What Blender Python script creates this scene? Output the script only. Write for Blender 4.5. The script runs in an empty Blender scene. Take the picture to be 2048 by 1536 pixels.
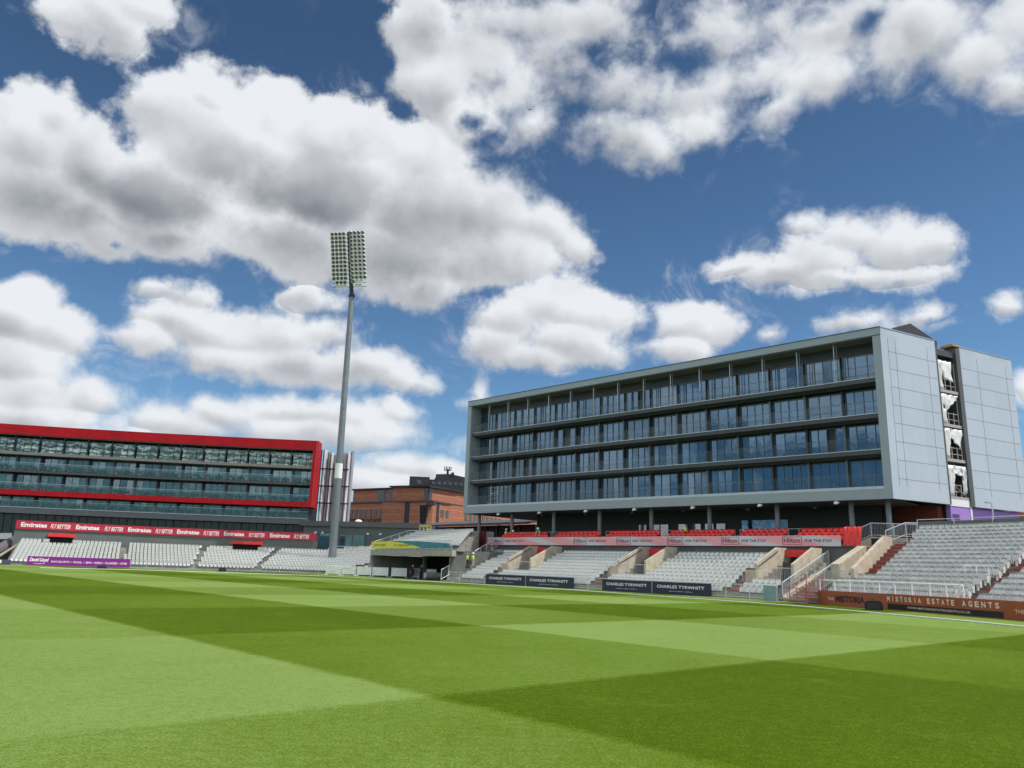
import bpy, bmesh, math, random
from mathutils import Vector, Matrix
random.seed(7)
R_ = math.radians
sc = bpy.context.scene
COL = sc.collection

# ------------------------------------------------------------------ camera
PITCH, ROLL, FPX, EYE = R_(13.351), R_(1.925), 1544.1, 1.75
fw = Vector((0, math.cos(PITCH), math.sin(PITCH)))
r0 = Vector((1, 0, 0)); u0 = Vector((0, -math.sin(PITCH), math.cos(PITCH)))
rt = r0*math.cos(ROLL) + u0*math.sin(ROLL)
up = u0*math.cos(ROLL) - r0*math.sin(ROLL)
cam_d = bpy.data.cameras.new('camera'); cam = bpy.data.objects.new('camera', cam_d); COL.objects.link(cam)
cam_d.sensor_width = 36; cam_d.lens = 36*FPX/2048; cam_d.clip_end = 9000; cam_d.clip_start = .1
m = Matrix((rt, up, -fw)).transposed().to_4x4(); m.translation = (0, 0, EYE)
cam.matrix_world = m
sc.camera = cam
def ray(x, y): return fw + rt*((x-1024)/FPX) - up*((y-768)/FPX)
def at(x, y, D):                      # measured point of the photo at world depth Y = D
    d = ray(x, y); return Vector((0, 0, EYE)) + d*(D/d.y)
def gz(x, y, z=0.0):
    d = ray(x, y); return Vector((0, 0, EYE)) + d*((z-EYE)/d.z)

# ------------------------------------------------------------------ light
SUN_AZ, SUN_EL = 105, 55                # azimuth from +Y towards +X
SKY_STR, SUN_STR, EXPO = 0.11, 3.8, 0.0
sun_d = bpy.data.lights.new('sun', 'SUN'); sun_d.energy = SUN_STR; sun_d.angle = R_(.53); sun_d.color = (1, .955, .89)
sun = bpy.data.objects.new('sun', sun_d); COL.objects.link(sun)
sv = Vector((math.sin(R_(SUN_AZ))*math.cos(R_(SUN_EL)), math.cos(R_(SUN_AZ))*math.cos(R_(SUN_EL)), math.sin(R_(SUN_EL))))
sun.rotation_euler = sv.to_track_quat('Z', 'Y').to_euler(); sun.location = (60, 0, 80)
sc.view_settings.view_transform = 'Standard'; sc.view_settings.look = 'None'
sc.view_settings.exposure = EXPO; sc.view_settings.gamma = 1
sc.cycles.use_adaptive_sampling = True; sc.cycles.adaptive_threshold = .02; sc.cycles.adaptive_min_samples = 8
sc.cycles.use_denoising = True
sc.cycles.max_bounces = 6; sc.cycles.transparent_max_bounces = 12

# ---- node helper
class NT:
    def __init__(s, tree): s.t = tree; s.n = tree.nodes; s.l = tree.links
    def node(s, typ, **kw):
        n = s.n.new(typ)
        for k, v in kw.items(): setattr(n, k, v)
        return n
    def put(s, n, i, v):
        if isinstance(v, bpy.types.NodeSocket): s.l.new(v, n.inputs[i])
        elif v is not None: n.inputs[i].default_value = v
    def math(s, op, a, b=None, c=None, clamp=False):
        n = s.node('ShaderNodeMath', operation=op, use_clamp=clamp)
        s.put(n, 0, a); s.put(n, 1, b); s.put(n, 2, c); return n.outputs[0]
    def vec(s, op, a, b=None, out=0):
        n = s.node('ShaderNodeVectorMath', operation=op); s.put(n, 0, a)
        if op == 'SCALE': s.put(n, 3, b)
        else: s.put(n, 1, b)
        return n.outputs[out]
    def noise(s, v, scale, detail=4, rough=.55, out='Fac', lac=2.0, dist=0):
        n = s.node('ShaderNodeTexNoise'); s.put(n, 'Vector', v)
        n.inputs['Scale'].default_value = scale; n.inputs['Detail'].default_value = detail
        n.inputs['Roughness'].default_value = rough; n.inputs['Lacunarity'].default_value = lac
        n.inputs['Distortion'].default_value = dist
        return n.outputs[out]
    def sep(s, v): n = s.node('ShaderNodeSeparateXYZ'); s.put(n, 0, v); return n.outputs
    def comb(s, x=0, y=0, z=0):
        n = s.node('ShaderNodeCombineXYZ'); s.put(n, 0, x); s.put(n, 1, y); s.put(n, 2, z); return n.outputs[0]
    def smooth(s, v, a, b, c=0.0, d=1.0):
        n = s.node('ShaderNodeMapRange', interpolation_type='SMOOTHSTEP'); s.put(n, 0, v)
        for i, q in zip((1, 2, 3, 4), (a, b, c, d)): s.put(n, i, q)
        return n.outputs[0]
    def mix(s, f, a, b, mode='MIX'):
        n = s.node('ShaderNodeMix', data_type='RGBA', blend_type=mode); s.put(n, 0, f)
        s.put(n, 6, (*a, 1) if isinstance(a, tuple) else a); s.put(n, 7, (*b, 1) if isinstance(b, tuple) else b)
        return n.outputs[2]
    def fmix(s, f, a, b):
        n = s.node('ShaderNodeMix', data_type='FLOAT'); s.put(n, 0, f); s.put(n, 2, a); s.put(n, 3, b); return n.outputs[0]

# ------------------------------------------------------------------ sky with cumulus clouds
CLOUDS = [  # cx, cy, rx, ry : where each puff of the clouds stands, in directions of the photo
 (95,225,75,50),(50,290,110,90),(175,310,110,95),(60,390,150,90),
 (430,195,70,45),(330,235,80,60),(530,225,80,60),(430,300,190,110),(620,265,100,65),(720,270,110,70),(620,370,220,120),
 (300,390,190,110),(850,330,110,85),(860,430,170,120),(980,430,100,80),(1080,455,80,55),(1150,480,50,42),(1000,520,150,60),
 (780,510,190,80),(850,570,75,45),(560,490,200,75),(330,470,190,60),(170,440,150,70),
 (850,60,90,90),(880,160,95,85),(960,110,120,90),(1050,180,75,75),(1070,240,60,55),(1010,40,170,60),(1120,110,90,70),
 (940,250,90,70),
 (1200,50,130,60),(1270,150,130,70),(1290,270,125,58),(1400,235,85,60),(1390,170,110,50),(1440,60,170,60),(1530,130,120,80),
 (1640,150,120,70),(1660,60,150,70),(1560,210,60,40),(1790,110,60,70),(1850,60,120,80),(1960,110,90,75),(2010,170,60,45),(2030,40,120,60),
 (150,50,85,50),(220,50,80,55),(270,30,60,40),
 (1700,470,105,45),(1610,455,45,30),(1640,520,90,45),(1780,490,80,52),(1850,480,48,42),(1560,550,60,26),(1480,540,65,15),(1720,555,120,22),
 (2025,608,36,24),(1690,648,60,22),(1840,633,48,16),(2055,775,20,22),
 (1370,640,75,42),(1430,645,62,42),(1350,690,60,25),(1540,665,28,14),
 (1100,610,110,55),(1010,640,80,55),(1200,625,85,55),(980,690,70,38),(1130,690,110,45),(1060,720,80,28),
 (60,595,60,42),(20,620,70,60),(100,660,90,55),(40,720,110,50),(60,790,160,45),(190,790,55,38),(60,830,170,30),
 (385,600,62,28),(340,640,75,40),(290,680,60,35),(430,665,120,50),(560,680,120,40),(650,670,60,30),(600,730,150,42),(740,735,85,38),(810,758,50,26),(450,720,120,30),
 (300,575,45,22),(625,608,50,22),
 (570,825,110,28),(450,830,90,26),(360,850,90,30),(700,840,95,32),(790,830,42,24),(640,870,180,32),(300,890,200,26),(760,865,70,25),
 (880,940,70,26),(790,935,60,26),(730,965,90,30),(910,955,90,30),(840,975,160,26),(952,800,10,28),(955,815,34,14),
]
GREY = [  # where the bases are thick and grey
 (590,440,400,115,1.0),(300,420,230,85,.95),(880,550,120,55,.85),(620,340,170,60,.5),(120,420,170,60,.6),(60,300,60,40,.2),
 (900,210,90,60,.45),(1000,60,200,55,.6),(880,40,90,50,.6),(1500,60,230,60,.55),(1240,70,120,60,.5),(1700,90,160,50,.45),(1330,150,110,40,.35),(1900,50,150,50,.35),(1620,200,80,35,.3),
 (200,90,130,40,.7),(1080,700,170,30,.7),(1060,650,120,28,.4),(1390,690,90,20,.45),(1680,570,170,22,.55),(1700,505,100,20,.25),
 (40,680,90,34,.55),(60,840,190,36,.85),(80,760,110,26,.5),(380,690,110,36,.7),(580,740,170,34,.7),(720,760,120,22,.7),(480,650,70,20,.3),
 (640,880,190,22,.5),(600,850,150,14,.35),(860,965,150,16,.4),(760,985,100,12,.4),(300,585,60,20,.8),(620,615,60,20,.8),
]
world = bpy.data.worlds.new('World'); sc.world = world; world.use_nodes = True
world.cycles.sampling_method = 'MANUAL'; world.cycles.sample_map_resolution = 256
W = NT(world.node_tree); W.n.clear()
def azel(x, y):
    d = ray(x, y); return math.atan2(d.x, d.y), math.atan2(d.z, math.hypot(d.x, d.y))
tc = W.node('ShaderNodeTexCoord'); dirv = W.vec('NORMALIZE', tc.outputs['Generated'])
sx, sy, sz = W.sep(dirv)
az = W.math('ARCTAN2', sx, sy); el = W.math('ARCTAN2', sz, W.math('SQRT', W.math('ADD', W.math('MULTIPLY', sx, sx), W.math('MULTIPLY', sy, sy))))
P0 = W.comb(az, el, 0)
# warp of the outlines, smaller near the horizon where clouds are farther
wscale = W.smooth(el, .02, .55, .35, 1.0)
w1 = W.vec('SUBTRACT', W.noise(dirv, 5.5, 3, .5, 'Color'), (.5, .5, .5))
w2 = W.vec('SUBTRACT', W.noise(dirv, 17, 6, .6, 'Color'), (.5, .5, .5))
warp = W.vec('ADD', W.vec('SCALE', w1, .06), W.vec('SCALE', w2, .030))
warp = W.vec('SCALE', warp, wscale)
P = W.vec('ADD', P0, W.vec('MULTIPLY', warp, (1, 1, 0)))
def ell(Pv, cx, cy, rx, ry):
    a0, e0 = azel(cx, cy)
    ra = abs(azel(cx+rx, cy)[0]-azel(cx-rx, cy)[0])/2; re = abs(azel(cx, cy+ry)[1]-azel(cx, cy-ry)[1])/2
    v = W.vec('MULTIPLY', W.vec('SUBTRACT', Pv, (a0, e0, 0)), (1/ra, 1/re, 0))
    ell.v = v
    return W.vec('LENGTH', v, out=1), min(ra, re)
acc = None; sw = sy_ = 0.0
Pc = P
def carry(acc_, Pv):       # keeps the long chain in order for the shader compiler
    n = W.node('ShaderNodeVectorMath', operation='MULTIPLY_ADD'); W.put(n, 0, acc_); n.inputs[1].default_value = (1e-8,)*3; W.put(n, 2, Pv); return n.outputs[0]
for c in CLOUDS:
    if acc is not None: Pc = carry(sy_, Pc)
    L, s = ell(Pc, *c)
    w_ = W.math('MAXIMUM', W.math('SUBTRACT', 1.35, L), 0.0); w_ = W.math('POWER', w_, 3)
    sw = W.math('ADD', w_, sw); sy_ = W.math('MULTIPLY_ADD', w_, W.vec('DOT_PRODUCT', ell.v, (.25, 1, 0), out=1), sy_)
    f = W.math('MULTIPLY_ADD', L, s, -s)
    if acc is None: acc = f
    else:
        n = W.node('ShaderNodeMath', operation='SMOOTH_MIN'); W.put(n, 0, acc); W.put(n, 1, f); n.inputs[2].default_value = .012; acc = n.outputs[0]
HOLES = [(1380,112,62,28),(1742,48,26,30),(985,290,40,24),(950,255,26,16),(1235,105,45,14),(215,487,16,10),(700,150,60,30),(1600,30,20,14)]
for c in HOLES:
    Pc = carry(acc, Pc); L, s = ell(Pc, *c)
    acc = W.math('MAXIMUM', acc, W.math('MULTIPLY', W.math('SUBTRACT', 1.0, L), s*1.3))
# unseen clouds round the rest of the sky, made fuller to lift the shade
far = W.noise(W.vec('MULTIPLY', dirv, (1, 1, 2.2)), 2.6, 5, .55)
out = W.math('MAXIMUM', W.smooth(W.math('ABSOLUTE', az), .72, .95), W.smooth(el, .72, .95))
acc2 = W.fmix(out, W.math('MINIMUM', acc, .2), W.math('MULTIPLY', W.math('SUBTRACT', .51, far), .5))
# billows
def billow(v):
    n = W.node('ShaderNodeTexVoronoi', feature='F1'); W.put(n, 'Vector', v)
    n.inputs['Scale'].default_value = 13; n.inputs['Detail'].default_value = 3.5; n.inputs['Roughness'].default_value = .52
    n.normalize = True
    return n.outputs['Distance']
dv = W.vec('ADD', dirv, W.vec('SCALE', w2, .02))
b0 = billow(dv); b1 = billow(W.vec('ADD', dv, (.012, -.004, .022)))
fine = W.noise(dirv, 38, 6, .62)
edge = W.math('ADD', W.math('MULTIPLY', W.math('SUBTRACT', b0, .35), .075), W.math('MULTIPLY', W.math('SUBTRACT', fine, .5), .034))
edge = W.math('MULTIPLY', edge, wscale)
dens_f = W.math('ADD', acc2, edge)
soft = W.math('MULTIPLY', W.smooth(el, .36, .52), W.smooth(az, -.16, .02))      # the high bank on the right is thin and torn
dens_f = W.math('ADD', dens_f, W.math('MULTIPLY', soft, W.math('MULTIPLY', W.math('SUBTRACT', W.noise(dirv, 8, 5, .6), .46), .085)))
density = W.smooth(dens_f, W.math('MULTIPLY_ADD', soft, .008, .007), W.math('MULTIPLY_ADD', soft, -.018, -.010))
density = W.math('MULTIPLY', density, W.smooth(el, -.01, .02))
# thin torn wisps round the clouds
wisp = W.math('MULTIPLY', W.smooth(W.noise(W.vec('ADD', dirv, W.vec('SCALE', w1, .25)), 11, 7, .62), .52, .75), W.smooth(acc2, .05, -.01, 0, .65))
density = W.math('MAXIMUM', density, wisp)
Pg = W.vec('ADD', P0, W.vec('MULTIPLY', W.vec('ADD', W.vec('SCALE', w1, .09), W.vec('SCALE', w2, .012)), (1, 1, 0)))
g = None
for c in GREY:
    Pg = carry(acc if g is None else g, Pg)
    L, s = ell(Pg, *c[:4])
    v = W.smooth(L, 1.75, .05, 1.0, 1-.85*c[4])
    g = v if g is None else W.math('MULTIPLY', g, v)
g = W.math('SUBTRACT', 1.0, g)
hgt = W.math('DIVIDE', sy_, W.math('ADD', sw, 1e-4))
puff = W.smooth(W.math('ADD', hgt, W.math('MULTIPLY', W.math('SUBTRACT', W.noise(dirv, 9, 3, .5), .5), .9)), .30, -.75)
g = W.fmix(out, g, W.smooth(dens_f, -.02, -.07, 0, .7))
g = W.math('MULTIPLY', g, W.smooth(dens_f, .0, -.045))
rel2 = W.math('SUBTRACT', W.noise(W.vec('ADD', dirv, (.02, 0, .035)), 9, 4, .5), W.noise(dirv, 9, 4, .5))
relief = W.math('SUBTRACT', W.math('MULTIPLY', W.math('SUBTRACT', b1, b0), .42), W.math('MULTIPLY', rel2, .5))
softn = W.math('SUBTRACT', W.noise(dirv, 7, 5, .6), .5)
thick = W.smooth(dens_f, -.004, -.095)
thick = W.math('ADD', W.math('MULTIPLY', thick, .10), W.math('MULTIPLY', g, .60))
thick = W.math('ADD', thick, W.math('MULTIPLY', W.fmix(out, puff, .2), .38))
lum = W.math('ADD', W.math('SUBTRACT', 1.02, thick), W.math('ADD', relief, W.math('MULTIPLY', softn, .12)), clamp=False)
lum = W.math('MINIMUM', W.math('MAXIMUM', lum, .1), 1.04)
CLOUD_STR = 1.0
lum2 = W.math('POWER', W.math('MAXIMUM', lum, .08), 1.35)
ccol = W.mix(lum2, (.21, .225, .26), (.83, .86, .90))
sky = W.node('ShaderNodeTexSky', sky_type='NISHITA', sun_disc=False, sun_elevation=R_(SUN_EL), sun_rotation=R_(SUN_AZ), altitude=50, air_density=1.0, dust_density=.15, ozone_density=2.2)
skyc = W.vec('MULTIPLY', sky.outputs[0], (.66, .88, 1.02))
skyd = W.vec('SCALE', skyc, W.smooth(el, .03, .75, 1.0, .62))
bg1 = W.node('ShaderNodeBackground'); W.put(bg1, 0, skyd); bg1.inputs[1].default_value = SKY_STR
bg2 = W.node('ShaderNodeBackground'); W.put(bg2, 0, ccol); bg2.inputs[1].default_value = CLOUD_STR
W.put(bg2, 1, W.fmix(out, CLOUD_STR, 2.1))  # clouds out of view brightened to fill the shaded surfaces
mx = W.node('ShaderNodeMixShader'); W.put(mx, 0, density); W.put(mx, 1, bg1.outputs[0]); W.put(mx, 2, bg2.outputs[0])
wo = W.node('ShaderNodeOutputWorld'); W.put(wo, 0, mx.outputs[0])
#SKYEND

# ------------------------------------------------------------------ materials
MATS = {}
def mat(name, col, rough=.6, metal=0.0, var=.12, scale=3.0, bump=0.0, spec=.5, alpha=None, emit=None):
    if name in MATS: return MATS[name]
    M = bpy.data.materials.new(name); M.use_nodes = True; t = NT(M.node_tree)
    b = t.n['Principled BSDF']
    g = t.node('ShaderNodeNewGeometry')
    n1 = t.noise(g.outputs['Position'], scale, 5, .6)
    if 'seat plastic' in name:
        oi = t.node('ShaderNodeObjectInfo'); n1 = t.math('ADD', n1, t.math('MULTIPLY', t.math('SUBTRACT', oi.outputs['Random'], .5), .55))
    if 'cladding' in name and 'grey' in name:      # each panel of the cladding weathers a little differently
        px_, py_, pz_ = t.sep(g.outputs['Position'])
        cell = t.comb(t.math('FLOOR', t.math('MULTIPLY', t.math('SUBTRACT', px_, t.math('MULTIPLY', py_, .1)), .42)), 0, t.math('FLOOR', t.math('DIVIDE', t.math('SUBTRACT', pz_, 10.4), 1.655)))
        wn = t.node('ShaderNodeTexWhiteNoise'); t.put(wn, 'Vector', cell)
        strk = t.noise(t.vec('MULTIPLY', g.outputs['Position'], (1, 1, .08)), 1.6, 4, .6)
        n1 = t.math('ADD', n1, t.math('ADD', t.math('MULTIPLY', t.math('SUBTRACT', wn.outputs[0], .5), .5), t.math('MULTIPLY', t.math('SUBTRACT', strk, .5), .6)))
    f = t.smooth(n1, .25, .75)
    c = t.mix(f, tuple(x*(1-var) for x in col), tuple(min(1, x*(1+var)) for x in col))
    t.put(b, 'Base Color', c); b.inputs['Metallic'].default_value = metal
    t.put(b, 'Roughness', t.math('ADD', t.math('MULTIPLY', t.math('SUBTRACT', n1, .5), .25), rough))
    b.inputs['Specular IOR Level'].default_value = spec
    if bump:
        bn = t.node('ShaderNodeBump'); bn.inputs['Strength'].default_value = bump; bn.inputs['Distance'].default_value = .02
        t.put(bn, 'Height', t.noise(g.outputs['Position'], scale*14, 4)); t.put(b, 'Normal', bn.outputs[0])
    if emit: b.inputs['Emission Color'].default_value = (*emit[:3], 1); b.inputs['Emission Strength'].default_value = emit[3]
    MATS[name] = M; return M
def clear_glass(name, col, a, rough=.03):
    M = bpy.data.materials.new(name); M.use_nodes = True; t = NT(M.node_tree)
    b = t.n['Principled BSDF']; b.inputs['Base Color'].default_value = (*col, 1); b.inputs['Roughness'].default_value = rough
    b.inputs['Alpha'].default_value = a; b.inputs['Specular IOR Level'].default_value = .5
    MATS[name] = M; return M
def window_glass(name, col, tint=(1, 1, 1), scale=.35):
    M = bpy.data.materials.new(name); M.use_nodes = True; t = NT(M.node_tree)
    b = t.n['Principled BSDF']; g = t.node('ShaderNodeNewGeometry')
    n = t.noise(g.outputs['Position'], scale, 3, .5)
    c = t.mix(t.smooth(n, .35, .65), tuple(x*.5 for x in col), tuple(x*1.6 for x in col))
    t.put(b, 'Base Color', c); b.inputs['Roughness'].default_value = .06; b.inputs['Specular IOR Level'].default_value = 1.0
    b.inputs['Specular Tint'].default_value = (*tint, 1); b.inputs['IOR'].default_value = 1.7
    bn = t.node('ShaderNodeBump'); bn.inputs['Strength'].default_value = .12; bn.inputs['Distance'].default_value = .05
    t.put(bn, 'Height', t.noise(g.outputs['Position'], .8, 2)); t.put(b, 'Normal', bn.outputs[0])
    MATS[name] = M; return M
WHITE_SEAT = mat('white seat plastic', (.74, .75, .71), .45, var=.13, scale=3.5)
SHADED_SEAT = mat('pale grey seat plastic', (.62, .63, .60), .42, var=.1, scale=2)  # white plastic toned greyer, the stand's shade put into its colour
RED_SEAT = mat('red seat plastic', (.88, .045, .035), .4, var=.1)
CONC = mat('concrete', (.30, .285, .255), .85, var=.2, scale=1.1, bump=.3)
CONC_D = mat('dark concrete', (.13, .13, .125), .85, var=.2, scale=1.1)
BEIGE = mat('beige painted concrete', (.48, .42, .32), .85, var=.2, scale=1.6, bump=.35)
GALV = mat('galvanised steel', (.56, .59, .60), .45, .2, var=.1)
WHITE_M = mat('white painted steel', (.88, .88, .86), .4)
HOTEL = mat('grey blue cladding', (.28, .335, .35), .42, .1, var=.04, scale=.25)
HOTEL_S = mat('pale grey cladding', (.50, .56, .60), .4, .1, var=.035, scale=.2)
SLABM = mat('dark grey balcony edge', (.055, .065, .07), .5, var=.1)
EDGE = mat('pale metal edge trim', (.48, .54, .56), .35, .3, var=.05)
FRAMEM = mat('window frame metal', (.10, .125, .135), .4, .4, var=.05)
DARKM = mat('dark frame metal', (.018, .022, .024), .45, .2, var=.1)
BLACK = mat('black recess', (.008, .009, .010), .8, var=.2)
SOFFIT = mat('grey soffit', (.16, .17, .165), .6, var=.05)
RED = mat('red cladding', (.40, .004, .010), .5, .0, var=.14, scale=.5, spec=.25)
RED2 = mat('bright red painted panel', (.70, .03, .03), .5)
BRED = mat('brick red paint', (.36, .045, .03), .7, var=.2, scale=4)
GREYW = mat('grey rendered wall', (.125, .145, .135), .7, var=.08, scale=.5)
MAST = mat('mast steel', (.20, .225, .235), .5, .3, var=.1, scale=.7)
NAVY = mat('navy board', (.008, .012, .045), .4, var=.1)
WHITE_T = mat('white lettering', (.85, .85, .83), .5, var=.02)
RUST = mat('rust brown board', (.34, .075, .025), .45, var=.12, scale=.8)
CREAM = mat('cream lettering', (.70, .50, .36), .5, var=.02)
DARKT = mat('dark lettering', (.025, .012, .012), .5, var=.05)
PURPLE = mat('purple board', (.25, .012, .27), .4, var=.08)
EMIR = mat('crimson banner', (.46, .018, .045), .45, var=.06)
HILB = mat('pale grey banner fabric', (.50, .46, .46), .6, var=.06, scale=.5)
HILT = mat('dark burgundy lettering', (.14, .02, .04), .6, var=.05)
YEL = mat('yellow banner fabric', (.78, .70, .07), .6, var=.1)
BLU = mat('teal blue banner fabric', (.05, .22, .30), .6, var=.35, scale=1.5)
OLIV = mat('olive lettering', (.25, .20, .04), .6)
BLACKP = mat('black rubber', (.008, .008, .009), .5, var=.2)
LILAC = mat('lilac membrane board', (.40, .22, .62), .6, var=.06)
SHEET = mat('white plastic sheeting', (.80, .79, .76), .6, var=.10, scale=1, bump=.1)
SILV = mat('polished silver cladding', (.74, .72, .72), .35, .35, var=.06, scale=.4)
SILV_D = mat('dull silver cladding', (.40, .38, .41), .4, .3, var=.1, scale=.4)
DRUST = mat('dark slate cladding', (.028, .030, .036), .7, var=.25, scale=1)
BLUEP = mat('blue panel paint', (.015, .12, .28), .5)
YELM = mat('yellow painted steel', (.70, .55, .05), .5)
SKIN = mat('skin', (.42, .24, .17), .6); HIVIS = mat('high visibility yellow fabric', (.62, .85, .06), .6)
DCLOTH = mat('black clothing', (.012, .013, .016), .85); HELM = mat('white helmet plastic', (.85, .85, .83), .35)
GRNC = mat('green vest fabric', (.05, .35, .12), .7); HAIR = mat('dark hair', (.02, .013, .01), .8); JEAN = mat('blue work trousers', (.03, .05, .12), .8)
PANE = window_glass('dark blue window glass', (.015, .045, .08), (.45, .72, 1))
PANE2 = window_glass('curtained window glass', (.03, .055, .08), (.5, .75, 1)); PANE3 = window_glass('pale curtained window glass', (.065, .09, .105), (.5, .75, 1))
PANE_R = window_glass('teal window glass', (.04, .10, .115), (.72, .95, 1.0))
BAL = clear_glass('balustrade glass', (.16, .24, .25), .08)
BAL_R = clear_glass('teal balustrade glass', (.12, .26, .27), .18)
# brick with pale courses
def brick_mat():
    M = bpy.data.materials.new('orange brick'); M.use_nodes = True; t = NT(M.node_tree); b = t.n['Principled BSDF']
    g = t.node('ShaderNodeNewGeometry'); x, y, z = t.sep(g.outputs['Position'])
    v = t.comb(t.math('ADD', x, t.math('MULTIPLY', y, .8)), z, 0)
    n = t.noise(v, 1.3, 5, .65)
    st = t.noise(t.vec('MULTIPLY', v, (.15, 1.0, 1)), 2.2, 4, .7)
    c = t.mix(t.smooth(n, .3, .7), (.31, .085, .035), (.43, .135, .058))
    c = t.mix(t.smooth(st, .5, .7), c, (.30, .07, .03))
    br = t.node('ShaderNodeTexBrick'); t.put(br, 'Vector', v); br.inputs['Scale'].default_value = 1; br.inputs['Brick Width'].default_value = .45; br.inputs['Row Height'].default_value = .15
    br.inputs['Mortar Size'].default_value = .012; t.put(br, 'Color1', c); t.put(br, 'Color2', c); br.inputs['Mortar'].default_value = (.42, .30, .22, 1)
    line = t.smooth(t.math('ABSOLUTE', t.math('SUBTRACT', t.math('FRACT', t.math('MULTIPLY', z, .62)), .5)), .46, .49)
    c2 = t.mix(t.math('MULTIPLY', line, .6), br.outputs[0], (.62, .42, .30))
    t.put(b, 'Base Color', c2); b.inputs['Roughness'].default_value = .85; MATS['brick'] = M; return M
BRICK = brick_mat()
def refl_bands_mat():  # wavy bands of reflection painted into the glass colour
    M = bpy.data.materials.new('glass with painted reflections'); M.use_nodes = True; t = NT(M.node_tree); b = t.n['Principled BSDF']
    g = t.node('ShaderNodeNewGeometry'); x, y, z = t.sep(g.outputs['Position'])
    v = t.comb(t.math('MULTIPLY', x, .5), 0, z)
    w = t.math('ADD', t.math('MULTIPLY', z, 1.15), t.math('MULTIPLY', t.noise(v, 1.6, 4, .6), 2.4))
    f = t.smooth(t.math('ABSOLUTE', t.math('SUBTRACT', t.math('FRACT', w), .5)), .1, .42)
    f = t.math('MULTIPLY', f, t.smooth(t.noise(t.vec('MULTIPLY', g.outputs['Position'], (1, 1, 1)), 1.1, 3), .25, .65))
    t.put(b, 'Base Color', t.mix(f, (.02, .07, .06), (.48, .60, .57))); b.inputs['Roughness'].default_value = .12; MATS['refl_bands'] = M; return M
REFL_BANDS = refl_bands_mat()

# ------------------------------------------------------------------ mesh helpers
class Frame:
    def __init__(s, P, az=None, d=None, n=None):
        s.P = Vector(P); s.d = Vector(d).normalized() if d is not None else Vector((math.sin(R_(az)), math.cos(R_(az)), 0))
        if n is None:
            a = Vector((s.d.y, -s.d.x, 0)); n = a if a.dot(-s.P) > 0 else -a      # towards the pitch side
        s.n = Vector(n).normalized()
    def __call__(s, a, o, z): return Vector((s.P.x + s.d.x*a + s.n.x*o, s.P.y + s.d.y*a + s.n.y*o, z))
    def moved(s, a, o=0): return Frame(s(a, o, 0), d=s.d, n=s.n)
class MB:
    def __init__(s): s.v = []; s.f = []; s.mi = []; s.cur = 0
    def face(s, pts, mi=None):
        i = len(s.v); s.v += [tuple(p) for p in pts]; s.f.append(tuple(range(i, i+len(pts)))); s.mi.append(s.cur if mi is None else mi)
    def hexa(s, c):   # 8 corners: bottom 4 (ccw), top 4
        i = len(s.v); s.v += [tuple(p) for p in c]
        for f in ((3, 2, 1, 0), (4, 5, 6, 7), (0, 1, 5, 4), (1, 2, 6, 5), (2, 3, 7, 6), (3, 0, 4, 7)): s.f.append(tuple(i+k for k in f)); s.mi.append(s.cur)
    def box(s, F, a0, a1, o0, o1, z0, z1):
        s.hexa([F(a0, o0, z0), F(a1, o0, z0), F(a1, o1, z0), F(a0, o1, z0), F(a0, o0, z1), F(a1, o0, z1), F(a1, o1, z1), F(a0, o1, z1)])
    def prism(s, pts, off):     # polygon pts extruded by vector off
        off = Vector(off); n = len(pts); i = len(s.v); s.v += [tuple(p) for p in pts] + [tuple(Vector(p)+off) for p in pts]
        s.f.append(tuple(i+k for k in range(n))[::-1]); s.f.append(tuple(i+n+k for k in range(n))); s.mi += [s.cur, s.cur]
        for k in range(n): s.f.append((i+k, i+(k+1) % n, i+n+(k+1) % n, i+n+k)); s.mi.append(s.cur)
    def tube(s, a, b, r0, r1=None, n=6, cap=True):
        a, b = Vector(a), Vector(b); r1 = r0 if r1 is None else r1; d = (b-a).normalized()
        u = d.orthogonal().normalized() if abs(d.z) < .99 else Vector((1, 0, 0)); w = d.cross(u)
        i = len(s.v)
        for p, r in ((a, r0), (b, r1)):
            for k in range(n): t = 2*math.pi*(k+.5)/n; s.v.append(tuple(p + (u*math.cos(t) + w*math.sin(t))*r))
        for k in range(n): s.f.append((i+k, i+(k+1) % n, i+n+(k+1) % n, i+n+k)); s.mi.append(s.cur)
        if cap: s.f.append(tuple(i+k for k in range(n))[::-1]); s.f.append(tuple(i+n+k for k in range(n))); s.mi += [s.cur, s.cur]
    def lathe(s, prof, n=12, M=None):   # prof (r,z)
        i = len(s.v)
        for r, z in prof:
            for k in range(n):
                t = 2*math.pi*k/n; p = Vector((r*math.cos(t), r*math.sin(t), z)); s.v.append(tuple(M @ p if M else p))
        for j in range(len(prof)-1):
            for k in range(n): s.f.append((i+j*n+k, i+j*n+(k+1) % n, i+(j+1)*n+(k+1) % n, i+(j+1)*n+k)); s.mi.append(s.cur)
        s.f.append(tuple(i+k for k in range(n))[::-1]); q = i+(len(prof)-1)*n; s.f.append(tuple(q+k for k in range(n))); s.mi += [s.cur, s.cur]
    def mesh(s, name, mats, smooth=False):
        me = bpy.data.meshes.new(name); me.from_pydata(s.v, [], s.f)
        for m_ in (mats if isinstance(mats, (list, tuple)) else [mats]): me.materials.append(m_)
        me.polygons.foreach_set('material_index', s.mi)
        if smooth: me.polygons.foreach_set('use_smooth', [True]*len(s.f))
        me.update()
        bm = bmesh.new(); bm.from_mesh(me); bmesh.ops.recalc_face_normals(bm, faces=bm.faces); bm.to_mesh(me); bm.free()
        return me
    def build(s, name, mats, parent=None, smooth=False):
        o = bpy.data.objects.new(name, s.mesh(name, mats, smooth)); COL.objects.link(o)
        if parent is not None:
            o.parent = parent; o.matrix_parent_inverse = wmat(parent).inverted()
        return o
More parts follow.
